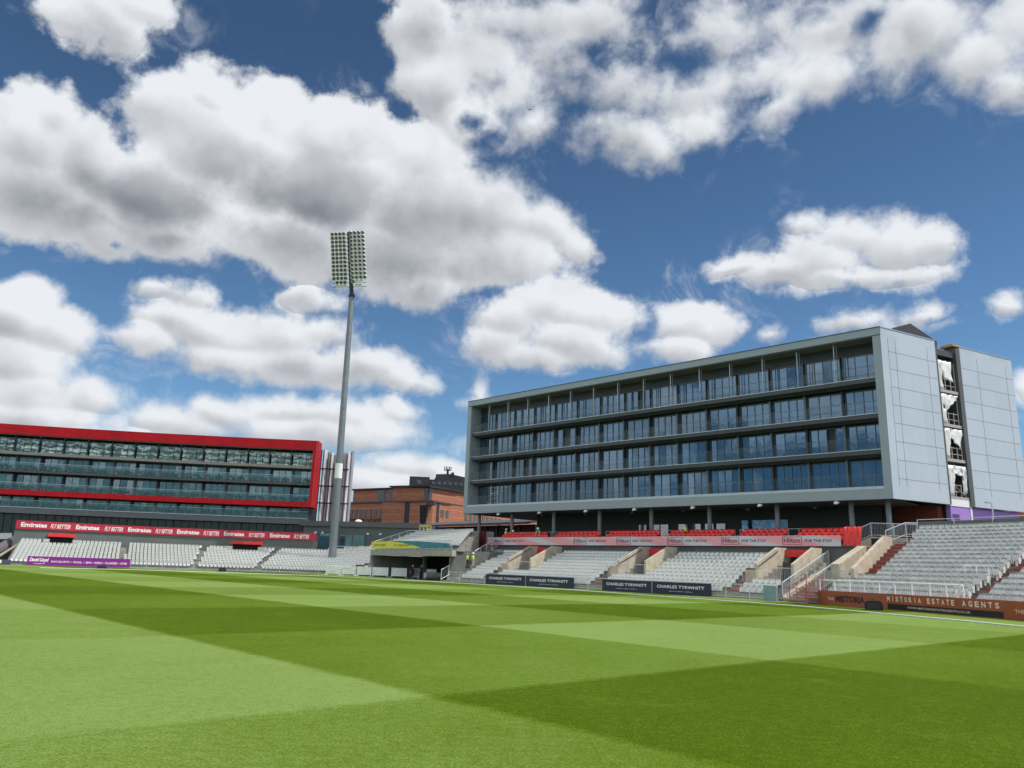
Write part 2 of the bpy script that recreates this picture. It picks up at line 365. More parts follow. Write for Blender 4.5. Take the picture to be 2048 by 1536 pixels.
def wmat(o):
    m_ = o.matrix_basis
    if o.parent: m_ = wmat(o.parent) @ o.matrix_parent_inverse @ m_
    return m_
def tag(o, label=None, cat=None, group=None, kind=None):
    for k, v in (('label', label), ('category', cat), ('group', group), ('kind', kind)):
        if v: o[k] = v
    return o
def empty(name, loc, label, cat, group=None, rz=0):
    o = bpy.data.objects.new(name, None); COL.objects.link(o); o.location = loc; o.rotation_euler.z = rz; o.empty_display_size = .2
    return tag(o, label, cat, group)
def copy_tree(o, parent=None):
    c = o.copy(); COL.objects.link(c)
    if parent is not None: c.parent = parent
    for ch in list(o.children): copy_tree(ch, c)
    return c
TXT = {}
def text_mesh(txt, shear=0.0, bold=0.0):
    k = (txt, shear, bold)
    if k not in TXT:
        cu = bpy.data.curves.new('t', 'FONT'); cu.body = txt; cu.size = 1; cu.extrude = 0; cu.offset = bold; cu.shear = shear; cu.resolution_u = 2
        ob = bpy.data.objects.new('t', cu); COL.objects.link(ob)
        dg = bpy.context.evaluated_depsgraph_get(); me = bpy.data.meshes.new_from_object(ob.evaluated_get(dg))
        vs = [v.co.copy() for v in me.vertices]; fs = [tuple(p.vertices) for p in me.polygons]
        bpy.data.objects.remove(ob); bpy.data.curves.remove(cu); bpy.data.meshes.remove(me)
        x0 = min(v.x for v in vs); x1 = max(v.x for v in vs); y0 = min(v.y for v in vs); y1 = max(v.y for v in vs)
        TXT[k] = ([((v.x-x0)/(x1-x0), (v.y-y0)/(y1-y0)) for v in vs], fs)
    return TXT[k]
def put_text(mb, txt, fn, shear=0.0, bold=0.0, mi=0, th=0):   # fn(u,v) -> world point, u,v in 0..1
    vs, fs = text_mesh(txt, shear, bold); i = len(mb.v)
    mb.v += [tuple(fn(u, v)) for u, v in vs]
    for f in fs: mb.f.append(tuple(i+k for k in f)); mb.mi.append(mi)

# ------------------------------------------------------------------ grass and ground
GO = Vector((-.5413*EYE, 6.4357*EYE)); S1, S2 = 5.1726*EYE, 5.5271*EYE; A1, A2 = R_(42.53), R_(131.99)
def grass_mat():
    M = bpy.data.materials.new('mown grass'); M.use_nodes = True; t = NT(M.node_tree); b = t.n['Principled BSDF']
    g = t.node('ShaderNodeNewGeometry'); pos = g.outputs['Position']
    wob = t.vec('SCALE', t.vec('SUBTRACT', t.noise(pos, 1.7, 4, .6, 'Color'), (.5, .5, .5)), .26)
    p = t.vec('SUBTRACT', t.vec('ADD', pos, wob), (GO.x, GO.y, 0))
    def band(a, s):
        q = t.math('DIVIDE', t.vec('DOT_PRODUCT', p, (math.cos(a), math.sin(a), 0), out=1), s)
        m2 = t.math('FRACT', t.math('MULTIPLY', q, .5))            # 0..1 over two bands
        tri = t.math('ABSOLUTE', t.math('SUBTRACT', m2, .5))       # 0 at odd start, .5 at even start
        # even band: m2<.5
        d = t.math('MINIMUM', t.math('SUBTRACT', .5, tri), tri)
        sgn = t.math('LESS_THAN', m2, .5)
        return sgn, t.smooth(t.math('MULTIPLY', d, 2*s), 0, .14), q
    se, de, qa = band(A1, S1); so, do, qb = band(A2, S2)
    lightA = t.math('SUBTRACT', 1.0, se)      # odd i bands are light
    lightB = so                                # even j bands are light
    # blades lean one way in one band and the other way in the next: the tone depends on the view across the lean
    inc = t.vec('NORMALIZE', t.vec('MULTIPLY', g.outputs['Incoming'], (1, 1, 0)))
    cA = t.math('ABSOLUTE', t.vec('DOT_PRODUCT', inc, (math.cos(A2), math.sin(A2), 0), out=1))
    cB = t.math('ABSOLUTE', t.vec('DOT_PRODUCT', inc, (math.cos(A1), math.sin(A1), 0), out=1))
    LA = t.math('MULTIPLY', t.math('SUBTRACT', t.fmix(de, .5, lightA), .5), t.math('MULTIPLY', cA, .64))
    LB = t.math('MULTIPLY', t.math('SUBTRACT', t.fmix(do, .5, lightB), .5), t.math('MULTIPLY', cB, .64))
    s_ = t.math('ADD', t.math('ADD', LA, LB), .47)
    big = t.noise(pos, .12, 5, .6); med = t.noise(pos, .9, 5, .65); fine = t.noise(pos, 7, 6, .75); vf = t.noise(pos, 34, 6, .75)
    sa = t.noise(t.vec('MULTIPLY', t.comb(qa, qb, 0), (1, 14, 1)), 1.2, 3)       # faint passes of the mower
    s2 = t.math('ADD', s_, t.math('MULTIPLY', t.math('SUBTRACT', big, .5), .45))
    s2 = t.math('ADD', s2, t.math('MULTIPLY', t.math('SUBTRACT', med, .5), .34))
    s2 = t.math('ADD', s2, t.math('MULTIPLY', t.math('SUBTRACT', sa, .5), .10))
    s2 = t.math('ADD', s2, t.math('MULTIPLY', t.math('SUBTRACT', fine, .5), 1.1))
    s2 = t.math('ADD', s2, t.math('MULTIPLY', t.math('SUBTRACT', vf, .5), 3.0), clamp=True)
    r = t.node('ShaderNodeValToRGB'); t.put(r, 0, s2); e = r.color_ramp.elements
    e[0].position = 0; e[0].color = (.052, .092, .003, 1); e[1].position = 1; e[1].color = (.205, .295, .080, 1)
    q = e.new(.5); q.color = (.108, .178, .020, 1)
    q = e.new(.25); q.color = (.094, .152, .006, 1)
    c = t.mix(t.math('MULTIPLY', t.smooth(t.noise(pos, .5, 4, .7), .55, .8), .35), r.outputs[0], (.19, .22, .03))
    bl = t.smooth(t.noise(pos, 1.6, 5, .75), .66, .80)
    c = t.mix(t.math('MULTIPLY', bl, .35), c, (.17, .14, .05))
    t.put(b, 'Base Color', c); b.inputs['Roughness'].default_value = .95; b.inputs['Specular IOR Level'].default_value = .04
    bn = t.node('ShaderNodeBump'); bn.inputs['Strength'].default_value = .5; bn.inputs['Distance'].default_value = .03
    t.put(bn, 'Height', t.math('ADD', vf, fine)); t.put(b, 'Normal', bn.outputs[0])
    return M
GRASS = grass_mat()
ground = MB(); ground.face([(-4000, -4000, -.03), (4000, -4000, -.03), (4000, 4000, -.03), (-4000, 4000, -.03)])
tag(ground.build('ground', mat('asphalt', (.06, .06, .058), .9, var=.2, scale=.8)), kind='structure')
# front line of the stands (plan), left to right
def left_curve():
    P_ = [(-84, 88), (-72, 95), (-61, 101.5), (-52, 107), (-40, 110.8), (-30, 111), (-24.2, 109.6)]
    out_ = []
    for i in range(len(P_)-1):
        a = Vector(P_[max(i-1, 0)]); b_ = Vector(P_[i]); c = Vector(P_[i+1]); d = Vector(P_[min(i+2, len(P_)-1)])
        for k in range(6):
            t = k/6; out_.append(.5*((2*b_)+(c-a)*t+(2*a-5*b_+4*c-d)*t*t+(3*b_-a-3*c+d)*t**3))
    out_.append(Vector(P_[-1])); return out_
LEFT = left_curve()
RIGHT = [Vector((-6.5, 88)), Vector((1.51, 79.45)), Vector((20.2, 59.5))]
MIST = [Vector(q) for q in ((20.4, 55.4), (21.5, 53.2), (23.5, 49.4), (25.0, 44.5), (26.2, 38), (26.9, 31), (27, 25))]
edge = [Vector((q.x, q.y)) for q in LEFT] + [Vector((-18, 106.5))] + RIGHT + MIST
gp = [Vector((q.x, q.y, 0)) for q in edge] + [Vector(q) for q in ((26, 5, 0), (20, -30, 0), (-10, -60, 0), (-60, -50, 0), (-95, -10, 0), (-100, 40, 0), (-92, 72, 0))]
gm = MB(); gm.face(gp); tag(gm.build('outfield', GRASS), kind='structure')
# kerb line along the grass edge
def ribbon(mb, pts, w, z0, z1):
    for a, b_ in zip(pts[:-1], pts[1:]):
        a, b_ = Vector((a[0], a[1])), Vector((b_[0], b_[1])); d = (b_-a).normalized(); n = Vector((-d.y, d.x))*w/2
        mb.hexa([(*(a-n), z0), (*(b_-n), z0), (*(b_+n), z0), (*(a+n), z0), (*(a-n), z1), (*(b_-n), z1), (*(b_+n), z1), (*(a+n), z1)])
kb = MB(); ribbon(kb, [q + Vector((.1, -.25)) for q in edge[:len(LEFT)]] , .5, 0, .02)
tag(kb.build('track_edge', mat('pale track paving', (.36, .34, .28), .9, var=.1)), kind='structure')
# boundary rope
rope_px = [(2120, 1263), (2048, 1255), (1900, 1240.5), (1750, 1227), (1600, 1213.5), (1450, 1202.5), (1300, 1192), (1147, 1181), (1000, 1172), (880, 1165), (780, 1159.5), (640, 1152.6), (460, 1146), (260, 1140), (80, 1136.2)]
rp = [gz(*q) for q in rope_px]
rm = MB()
for a, b_ in zip(rp[:-1], rp[1:]): rm.tube(a+Vector((0, 0, .035)), b_+Vector((0, 0, .035)), .035, n=6)
tag(rm.build('boundary_rope', mat('white rope', (.75, .75, .68), .8)), 'thin white boundary rope curving across the grass in front of the stands', 'boundary rope')

# ------------------------------------------------------------------ seating terraces
class Line:                       # plan line with offset outwards
    def __init__(s, pts):
        s.p = [Vector((q[0], q[1])) for q in pts]; s.L = [0]
        for a, b_ in zip(s.p[:-1], s.p[1:]): s.L.append(s.L[-1]+(b_-a).length)
        s.len = s.L[-1]
        seg = []
        for a, b_ in zip(s.p[:-1], s.p[1:]):
            d = (b_-a).normalized(); n = Vector((-d.y, d.x)); seg.append(n if n.dot((a+b_)/2) > 0 else -n)
        s.nv = [seg[0]] + [((seg[i]+seg[i+1])/2).normalized() for i in range(len(seg)-1)] + [seg[-1]]
    def at(s, t, o=0):
        i = 0
        while i < len(s.L)-2 and t > s.L[i+1]: i += 1
        f = (t-s.L[i])/(s.L[i+1]-s.L[i]); n = (s.nv[i]*(1-f)+s.nv[i+1]*f) if 0 <= f <= 1 else (s.nv[i] if f < 0 else s.nv[i+1])
        n = n.normalized(); p = s.p[i].lerp(s.p[i+1], f); return p + n*o, n
    def pt(s, t, o, z): q, n = s.at(t, o); return Vector((q.x, q.y, z))
    def frame(s, t, o=0):
        q, n = s.at(t, o); nn = Vector((-n.x, -n.y, 0)); return Frame((q.x, q.y, 0), d=(n.y, -n.x, 0), n=nn)
    def breaks(s, t0, t1):
        return [t0] + [x for x in s.L[1:-1] if t0+.05 < x < t1-.05] + [t1]
def strip(mb, LN, t0, t1, o0, o1, z0, z1):
    bk = LN.breaks(t0, t1)
    for a, b_ in zip(bk[:-1], bk[1:]):
        mb.hexa([LN.pt(a, o0, z0), LN.pt(b_, o0, z0), LN.pt(b_, o1, z0), LN.pt(a, o1, z0), LN.pt(a, o0, z1), LN.pt(b_, o0, z1), LN.pt(b_, o1, z1), LN.pt(a, o1, z1)])

# folding stadium seat : backrest, seat_pan, bracket (local: x width, -y faces the pitch, z up)
def seat_parts(hi=True):
    back, pan, br = MB(), MB(), MB()
    n = 4 if hi else 2
    def shell(mb, prof, w, th, curve):
        rows = []
        for (y, z, ws) in prof:
            r = []
            for k in range(n+1):
                x = (k/n-.5)*w*ws; r.append((x, y - curve*(1-(2*k/n-1)**2)*-1, z))
            rows.append(r)
        for side in (0, 1):
            for a, b_ in zip(rows[:-1], rows[1:]):
                for k in range(n):
                    q = [a[k], a[k+1], b_[k+1], b_[k]]
                    if side: q = [(x, y+th, z) for x, y, z in q]
                    mb.face(q)
        for a, b_ in ((rows[0], rows[0]), (rows[-1], rows[-1])):
            for k in range(n): mb.face([a[k], a[k+1], (a[k+1][0], a[k+1][1]+th, a[k+1][2]), (a[k][0], a[k][1]+th, a[k][2])])
        for k in (0, n):
            for a, b_ in zip(rows[:-1], rows[1:]): mb.face([a[k], b_[k], (b_[k][0], b_[k][1]+th, b_[k][2]), (a[k][0], a[k][1]+th, a[k][2])])
    if hi:
        shell(back, [(.08, .40, .92), (.10, .52, 1), (.12, .68, 1), (.12, .765, .98), (-.03, .80, .9)], .40, .035, .06)
        shell(pan, [(-.09, .34, .8), (-.08, .40, .98), (-.07, .56, 1), (-.05, .68, .85)], .37, .05, .03)
        for sx in (-.215, .215): br.box(Frame((sx, 0, 0), d=(1, 0, 0), n=(0, 1, 0)), -.018, .018, -.10, .12, .16, .56)
        br.box(Frame((0, 0, 0), d=(1, 0, 0), n=(0, 1, 0)), -.03, .03, -.02, .16, 0, .36)
    else:
        shell(back, [(.08, .36, .94), (.12, .74, 1), (-.02, .80, .88)], .40, .035, .04)
        shell(pan, [(-.09, .34, .9), (-.06, .66, .86)], .36, .05, .02)
        br.box(Frame((0, 0, 0), d=(1, 0, 0), n=(0, 1, 0)), -.2, .2, -.02, .03, .12, .34)
    return back, pan, br
_lb, _lp, _lr = seat_parts(False)
LOW_V = _lb.v + _lp.v + _lr.v; nb, npn = len(_lb.v), len(_lp.v)
LOW_F = [(f, 0) for f in _lb.f] + [(tuple(i+nb for i in f), 0) for f in _lp.f] + [(tuple(i+nb+npn for i in f), 1) for f in _lr.f]
STUFF = MB()
def low_seat(mb, p, d, n, mi=0, s=1.0):      # d: along row, n: towards the pitch
    i = len(mb.v)
    for x, y, z in LOW_V: mb.v.append((p.x + d.x*x*s - n.x*y*s, p.y + d.y*x*s - n.y*y*s, p.z+z*s))
    for f, m_ in LOW_F: mb.f.append(tuple(i+k for k in f)); mb.mi.append(mi if m_ == 0 else 2)
hb, hp, hr = seat_parts(True)
SEAT_ROOT = empty('stadium_seat', (0, 0, 0), 'x', 'seat'); hb.build('backrest', SHADED_SEAT, SEAT_ROOT); hp.build('seat_pan', SHADED_SEAT, SEAT_ROOT); hr.build('bracket', mat('pale bracket plastic', (.72, .72, .68), .5), SEAT_ROOT)
ORD = ['front', 'second', 'third', 'fourth', 'fifth', 'sixth', 'seventh', 'eighth', 'ninth', 'tenth', 'eleventh', 'twelfth', 'thirteenth', 'fourteenth', 'fifteenth', 'sixteenth', 'seventeenth']

def railing(name, pts, label, h=1.1, post=1.5, bars=.14, m_=None, r=.028, group=None, cat='railing', mid=True):
    m_ = m_ or GALV; pts = [Vector(q) for q in pts]
    root = empty(name, pts[0], label, cat, group); bpy.context.view_layer.update()
    hr_ = MB(); inf = MB(); U = Vector((0, 0, 1))
    for a, b_ in zip(pts[:-1], pts[1:]):
        hr_.tube(a+U*h, b_+U*h, r); 
        if mid: hr_.tube(a+U*.12, b_+U*.12, r*.7, n=4)
        L = (b_-a).length; k = max(1, round(L/bars))
        if bars < 5:
            for j in range(1, k): p = a.lerp(b_, j/k); inf.tube(p+U*.12, p+U*h, .009, n=3, cap=False)
    hr_.build('handrail', m_, root)
    if inf.v: inf.build('infill_bars', m_, root)
    d = 0
    for a, b_ in zip(pts[:-1], pts[1:]):
        k = max(1, round((b_-a).length/post))
        for j in range(k + (1 if b_ is pts[-1] else 0)):
            p = a.lerp(b_, j/k); q = MB(); q.tube(p, p+U*h, r, n=5); q.build('post', m_, root)
    return root
def board(name, F, a0, a1, z0, z1, label, mats, draw=None, cat='advertising board', th=.12, group=None):
    mb = MB(); mb.box(F, a0, a1, -th, 0, z0, z1); o = mb.build(name, mats[0]); tag(o, label, cat, group)
    if draw:
        t = MB(); draw(t, F); t.build('lettering', list(mats[1:]), o)
    return o
def flat(F, a0, a1, z0, z1, o=.012, leanu=0):       # u runs a0->a1
    return lambda u, v: F(a0+(a1-a0)*u, o, z0+(z1-z0)*v)

# ======================= right terrace in front of the grey hotel
RL = Line(RIGHT); RL.nv = [Vector((.585, .811)), Vector((.715, .70)).normalized(), RL.nv[2]]
RUN, RISE, NR = .82, .315, 10
terr = empty('seating_terrace', (RL.pt(10, 4, 0)), 'concrete seating terrace below the grey hotel with pale seats and beige stair walls', 'terrace'); bpy.context.view_layer.update()
st = MB(); tlen = RL.len
strip(st, RL, 0, tlen, 0, .35, 0, .35)
ZR = lambda k: .12 + k*RISE
def tfront(px, LN=None, o=-.5, z=.5):
    LN = LN or RL
    f = lambda t_: (lambda p: (p-Vector((0, 0, EYE))).dot(rt)/(p-Vector((0, 0, EYE))).dot(fw)*FPX+1024)(LN.pt(t_, o, z))
    lo, hi = -7, LN.len+3
    for _ in range(40):
        md = (lo+hi)/2
        if f(md) < px: lo = md
        else: hi = md
    return lo
VOM = []
def tpar(px):                      # parameter on the terrace front of a photo column
    best = min((abs((lambda p: (p-Vector((0, 0, EYE))).dot(rt)/(p-Vector((0, 0, EYE))).dot(fw)*FPX+1024)(RL.pt(t*.05, 5.0, 2.0))-px), t*.05) for t in range(int(tlen*20)+60))
    return best[1]
for pxc in (1052, 1277, 1562): VOM.append(tpar(pxc))
VW = 1.45
for k in range(NR):
    o0, o1 = .7+k*RUN, .7+(k+1)*RUN; segs = [(0, tlen)]
    if o0 > 3.3:
        segs = []; c = 0
        for v in VOM: segs.append((c, v-VW)); c = v+VW
        segs.append((c, tlen))
    for a, b_ in segs: strip(st, RL, a, b_, o0, o1+(.9 if k == NR-1 else 0), 0, ZR(k))
for v in VOM: strip(st, RL, v-VW, v+VW, 3.9, 9.6, 0, ZR(4)-.1)
st.build('steps', CONC, terr)
rearw = MB(); DECKO, DECKZ = 9.75, 4.32
DL = tfront(975, RL, DECKO-.36, 4.7)-.15
c = DL
for v in VOM + [tlen+2.2]:
    strip(rearw, RL, c, v-(VW if v < tlen else 0), DECKO, DECKO+.3, 0, DECKZ); c = v+VW
for v in VOM: strip(rearw, RL, v-VW, v+VW, DECKO, DECKO+.3, 3.55, DECKZ)
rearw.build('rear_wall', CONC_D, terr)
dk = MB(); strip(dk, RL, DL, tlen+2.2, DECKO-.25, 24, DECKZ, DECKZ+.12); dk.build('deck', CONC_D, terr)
for v in VOM:
    for sgn in (-1, 1):
        w = MB(); o0_, o1_ = 3.9, 9.0; aa = v+sgn*VW
        pr_ = [RL.pt(aa, o0_, 0), RL.pt(aa, o1_, 0), RL.pt(aa, o1_, 4.15), RL.pt(aa, 7.5, 4.15), RL.pt(aa, o0_, 2.72)]
        dd = RL.pt(aa+.24*sgn, 5, 0)-RL.pt(aa, 5, 0); w.prism(pr_, dd); w.build('stair_wall', BEIGE, terr)
        hr_ = MB(); hr_.tube(RL.pt(aa-.06*sgn, 7.4, 3.85), RL.pt(aa-.06*sgn, o0_, 2.45), .035); hr_.build('wall_handrail', DARKM, terr)
    lw = MB(); strip(lw, RL, v-VW-1.0, v-VW, 3.65, 3.9, 0, 2.2); lw.build('landing_wall', BEIGE, terr)
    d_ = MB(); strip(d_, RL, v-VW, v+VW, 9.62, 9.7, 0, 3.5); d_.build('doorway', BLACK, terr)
    s_ = MB(); strip(s_, RL, v-VW, v+VW, 8.7, 8.78, 3.4, 4.0); s_.build('exit_sign_panel', RED2, terr)
    cm = MB(); strip(cm, RL, v-VW-.1, v+VW+.1, 7.6, 9.4, 1.2, 3.32) ; 
    g_ = MB()
    for q in range(17): x_ = v-VW+.1+q*(2*VW-.2)/16; g_.tube(RL.pt(x_, 3.95, 1.3), RL.pt(x_, 3.95, 2.4), .012, n=3)
    g_.tube(RL.pt(v-VW, 3.95, 2.4), RL.pt(v+VW, 3.95, 2.4), .03); g_.build('gate', GALV, terr)
# red aisle steps and small barriers beside every vomitory
def aisle(LN, t, w, k0, k1, zf, off, run, root):
    mb = MB()
    for k in range(k0, k1):
        strip(mb, LN, t, t+w, off+k*run-.28, off+k*run, zf(k-1), (zf(k-1)+zf(k))/2+.01)
        strip(mb, LN, t+.03, t+w-.03, off+k*run-.005, off+k*run+.35, zf(k), zf(k)+.012)
    mb.build('aisle_steps', BRED, root)
AIS = [v-VW-1.35 for v in VOM]
RCAND = []
for t in AIS: aisle(RL, t, 1.0, 1, 9, ZR, .7, RUN, terr)
# seats
def seat_row(LN, k, t0, t1, zf, off, run, skips, fn, sp=.5, dep=.5):
    t = t0+sp/2
    while t < t1-sp/2+.01:
        st_ = max(.6, (LN.at(t+.2, off+k*run)[0]-LN.at(t, off+k*run)[0]).length/.2)
        if not any(a-sp*.35 < t < b_+sp*.35 for a, b_ in skips): fn(LN, t, off+k*run+dep, zf(k), k)
        t += sp/st_
def put_low(LN, t, o, z, k, mi=0):
    q, n = LN.at(t, o); low_seat(STUFF, Vector((q.x, q.y, z)), Vector((n.y, -n.x, 0)), Vector((-n.x, -n.y, 0)), mi)
RIGHT_END = tlen
for k in range(NR):
    sk = [(t, t+1.1) for t in AIS]
    if .7+k*RUN+.5 > 3.4: sk += [(v-VW-.35, v+VW+.35) for v in VOM]
    if .7+k*RUN+.5 > 3.0 and k < 6: sk += [(v-VW-1.5, v-VW) for v in VOM]
    t0 = 1.4
    seat_row(RL, k, t0, tlen-.6-.0*k, ZR, .7, RUN, sk, lambda LN, t, o, z, k: RCAND.append((LN.at(t, o)[0].length, k, t, o, z)))
# banner with hotel lettering on the deck front
def hil_banner():
    a0, a1 = tfront(975, RL, DECKO-.36, 4.7), tlen+1.0
    root = None
    # the banner is a run of printed panels, each tied to the deck rail
    F0 = RL.frame(0, DECKO-.32)
    # u from left to right: t increases
    mb = MB(); strip(mb, RL, a0, a1, DECKO-.36, DECKO-.33, DECKZ+.02, DECKZ+.92)
    o = mb.build('banner', hil_mat()); tag(o, 'long pale grey and pink banner along the terrace deck below the grey hotel', 'banner')
    N = 7
    starts = [982, 1062, 1147, 1233, 1335, 1443, 1565]
    ends = [1042, 1126, 1213, 1306, 1415, 1533, 1665]
    def tp(px):
        f = lambda t_: (lambda p: (p-Vector((0, 0, EYE))).dot(rt)/(p-Vector((0, 0, EYE))).dot(fw)*FPX+1024)(RL.pt(t_, DECKO-.36, 4.7))
        lo, hi = -5, tlen+8
        for _ in range(40):
            md = (lo+hi)/2
            if f(md) < px: lo = md
            else: hi = md
        return lo
    for i in range(N):
        t = MB(); t2 = MB(); bx = MB()
        s0, e0 = tp(starts[i]), tp(ends[i]+ (6 if i == 0 else 0)); L = e0-s0
        def fn(a, b_, z0, z1): return lambda u, v: RL.pt(a+(b_-a)*u, DECKO-.375, DECKZ+z0+(z1-z0)*v)
        put_text(t, 'Hilton', fn(s0+.03*L, s0+.36*L, .30, .72), bold=.012)
        put_text(t2, 'FOR THE STAY', fn(s0+.46*L, s0+L, .36, .60), bold=.015)
        for (x0, x1, z0, z1) in ((0, .40, .14, .17), (0, .40, .80, .83), (0, .01, .14, .83), (.39, .40, .14, .83)):
            q = fn(s0+x0*L, s0+x1*L, z0, z1); bx.face([q(0, 0), q(1, 0), q(1, 1), q(0, 1)])
        t.build('lettering', HILT, o); t2.build('lettering', HILT, o); bx.build('logo_border', HILT, o)
def hil_mat():
    M = bpy.data.materials.new('pink and grey printed fabric'); M.use_nodes = True; t = NT(M.node_tree); b = t.n['Principled BSDF']
    g = t.node('ShaderNodeNewGeometry'); x, y, z = t.sep(g.outputs['Position'])
    w = t.math('ADD', t.math('MULTIPLY', x, .22), t.math('MULTIPLY', z, .55)); f = t.smooth(t.math('ABSOLUTE', t.math('SUBTRACT', t.math('FRACT', w), .5)), .12, .3)
    t.put(b, 'Base Color', t.mix(f, (.60, .58, .59), (.78, .36, .38))); b.inputs['Roughness'].default_value = .6
    return M
hil_banner()
for i, (pa, pb) in enumerate(((1060, 1000),)): pass
# front fence of the terrace and dark blue boards
def fence_run(name, t0, t1, label, o=-.25, h=1.05, group=None, LN=RL, z=0.0):
    n_ = max(1, round((t1-t0)/2)); pts = [LN.pt(t0+(t1-t0)*i/n_, o, z) for i in range(n_+1)]
    return railing(name, pts, label, h=h, post=2.0, bars=.13, group=group)
fence_run('railing', tfront(893), tfront(1545), 'long grey railing with upright bars along the foot of the hotel terrace')
def line_frame(LN, ta, tb, o):
    a, b_ = LN.pt(ta, o, 0), LN.pt(tb, o, 0); d = b_-a; n = Vector((d.y, -d.x, 0)); n = n if n.dot(-a) > 0 else -n
    return Frame(a, d=d, n=n), d.length
def ct_board(p0, p1, split, lab):
    F, L = line_frame(RL, tfront(p0), tfront(p1), -.55)
    def dr(t, F):
        for a, b_ in ((0, split*L), (split*L, L)):
            w = b_-a
            put_text(t, 'CHARLES TYRWHITT', flat(F, a+.09*w, a+.9*w, .50, .74), bold=.02)
            put_text(t, 'JERMYN STREET LONDON', flat(F, a+.30*w, a+.70*w, .22, .30))
        t.face([F(split*L-.015, .012, .02), F(split*L+.015, .012, .02), F(split*L+.015, .012, .98), F(split*L-.015, .012, .98)])
    board('advertising_board', F, 0, L, 0, 1.0, lab, [NAVY, WHITE_T], dr)
ct_board(972, 1147, .485, 'dark navy board with white lettering, left of the black box')
ct_board(1205, 1422, .49, 'dark navy board with white lettering, right of the black box')

# ======================= near terrace behind the brown boards
ML = Line(MIST)
ML.nv = [Vector(q).normalized() for q in ((.66, .75), (.69, .72), (.77, .64), (.86, .51), (.93, .37), (.97, .24), (1, .1))]
MR, MRISE, MN = .80, .30, 17
ZM = lambda k: .42+k*MRISE
def mpar(px, o, z, LN=None): return tfront(px, LN or ML, o, z)
mt = empty('seating_terrace', ML.pt(8, 5, 0), 'near concrete seating terrace with pale grey seats behind the brown boards', 'terrace'); bpy.context.view_layer.update()
ms = MB(); strip(ms, ML, .8, ML.len, 0, .6, 0, .42)
WR = mpar(1703, 3.4, 1.6); WL = mpar(1655, 3.4, 1.6); TOPL = mpar(1838, 14.0, 5.2); MN_O = MN*MR
for k in range(MN):
    o0, o1 = .5+k*MR, .5+(k+1)*MR
    segs = [(.8, ML.len)]
    if 2.8 < o0 < 11.0: segs = [(WR+.25, ML.len)]
    elif o0 >= 11.0: segs = [(TOPL-.3, ML.len)]
    for a, b_ in segs: strip(ms, ML, a, b_, o0, o1+(1.2 if k == MN-1 else 0), 0, ZM(k))
ms.build('steps', mat('darkened terrace concrete', (.17, .16, .15), .9, var=.3, scale=1.5), mt)  # darkened to put the shade of the seat gaps into its colour
rw = MB(); strip(rw, ML, TOPL-.3, ML.len, MN_O+1.5, MN_O+1.7, 0, ZM(MN-1)+1.15); rw.build('rear_wall', GREYW, mt)
railing('railing', [ML.pt(x, MN_O+1.42, ZM(MN-1)) for x in [TOPL-.3+i*2.1 for i in range(12)]], 'thin post and rail barrier behind the top row of the near terrace', h=1.3, post=2.4, bars=9, mid=False, r=.035)
pas = MB(); strip(pas, ML, WL+.3, WR, 3.3, 11, 0, .95); pas.build('passage_floor', CONC, mt)
for (tt, w_, oA, oB, zA, zB, zt) in ((WR, .28, 3.3, 11.3, 2.45, 5.0, 10.0), (WL-.1, .7, 4.4, 11.3, 2.75, 4.3, 10.5)):
    w = MB(); pr_ = [ML.pt(tt, oA, 0), ML.pt(tt, oB, 0), ML.pt(tt, oB, zB), ML.pt(tt, zt, zB), ML.pt(tt, oA, zA)]
    w.prism(pr_, ML.pt(tt+w_, 5, 0)-ML.pt(tt, 5, 0)); w.build('stair_wall', BEIGE, mt)
    h_ = MB(); h_.tube(ML.pt(tt-.09, zt-.2, zB-.4), ML.pt(tt-.09, oA, zA-.4), .05); h_.build('wall_handrail', DARKM, mt)
s_ = MB(); strip(s_, ML, WL+.8, WR, 10.0, 10.08, 3.7, 4.2); s_.build('exit_sign_panel', RED2, mt)
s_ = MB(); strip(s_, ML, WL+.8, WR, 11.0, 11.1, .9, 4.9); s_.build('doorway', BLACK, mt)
s_ = MB()
for q in range(15): x_ = WL+.9+q*(WR-WL-1)/14; s_.tube(ML.pt(x_, 3.4, 1.0), ML.pt(x_, 3.4, 2.3), .014, n=3)
for z_ in (1.0, 2.3): s_.tube(ML.pt(WL+.8, 3.4, z_), ML.pt(WR-.05, 3.4, z_), .035)
s_.build('gate', GALV, mt)
aisle(ML, WR+.35, 1.0, 4, 15, ZM, .5, MR, mt)
MA2 = mpar(2018, 6, 2)
aisle(ML, MA2, 1.1, 2, 12, ZM, .5, MR, mt)
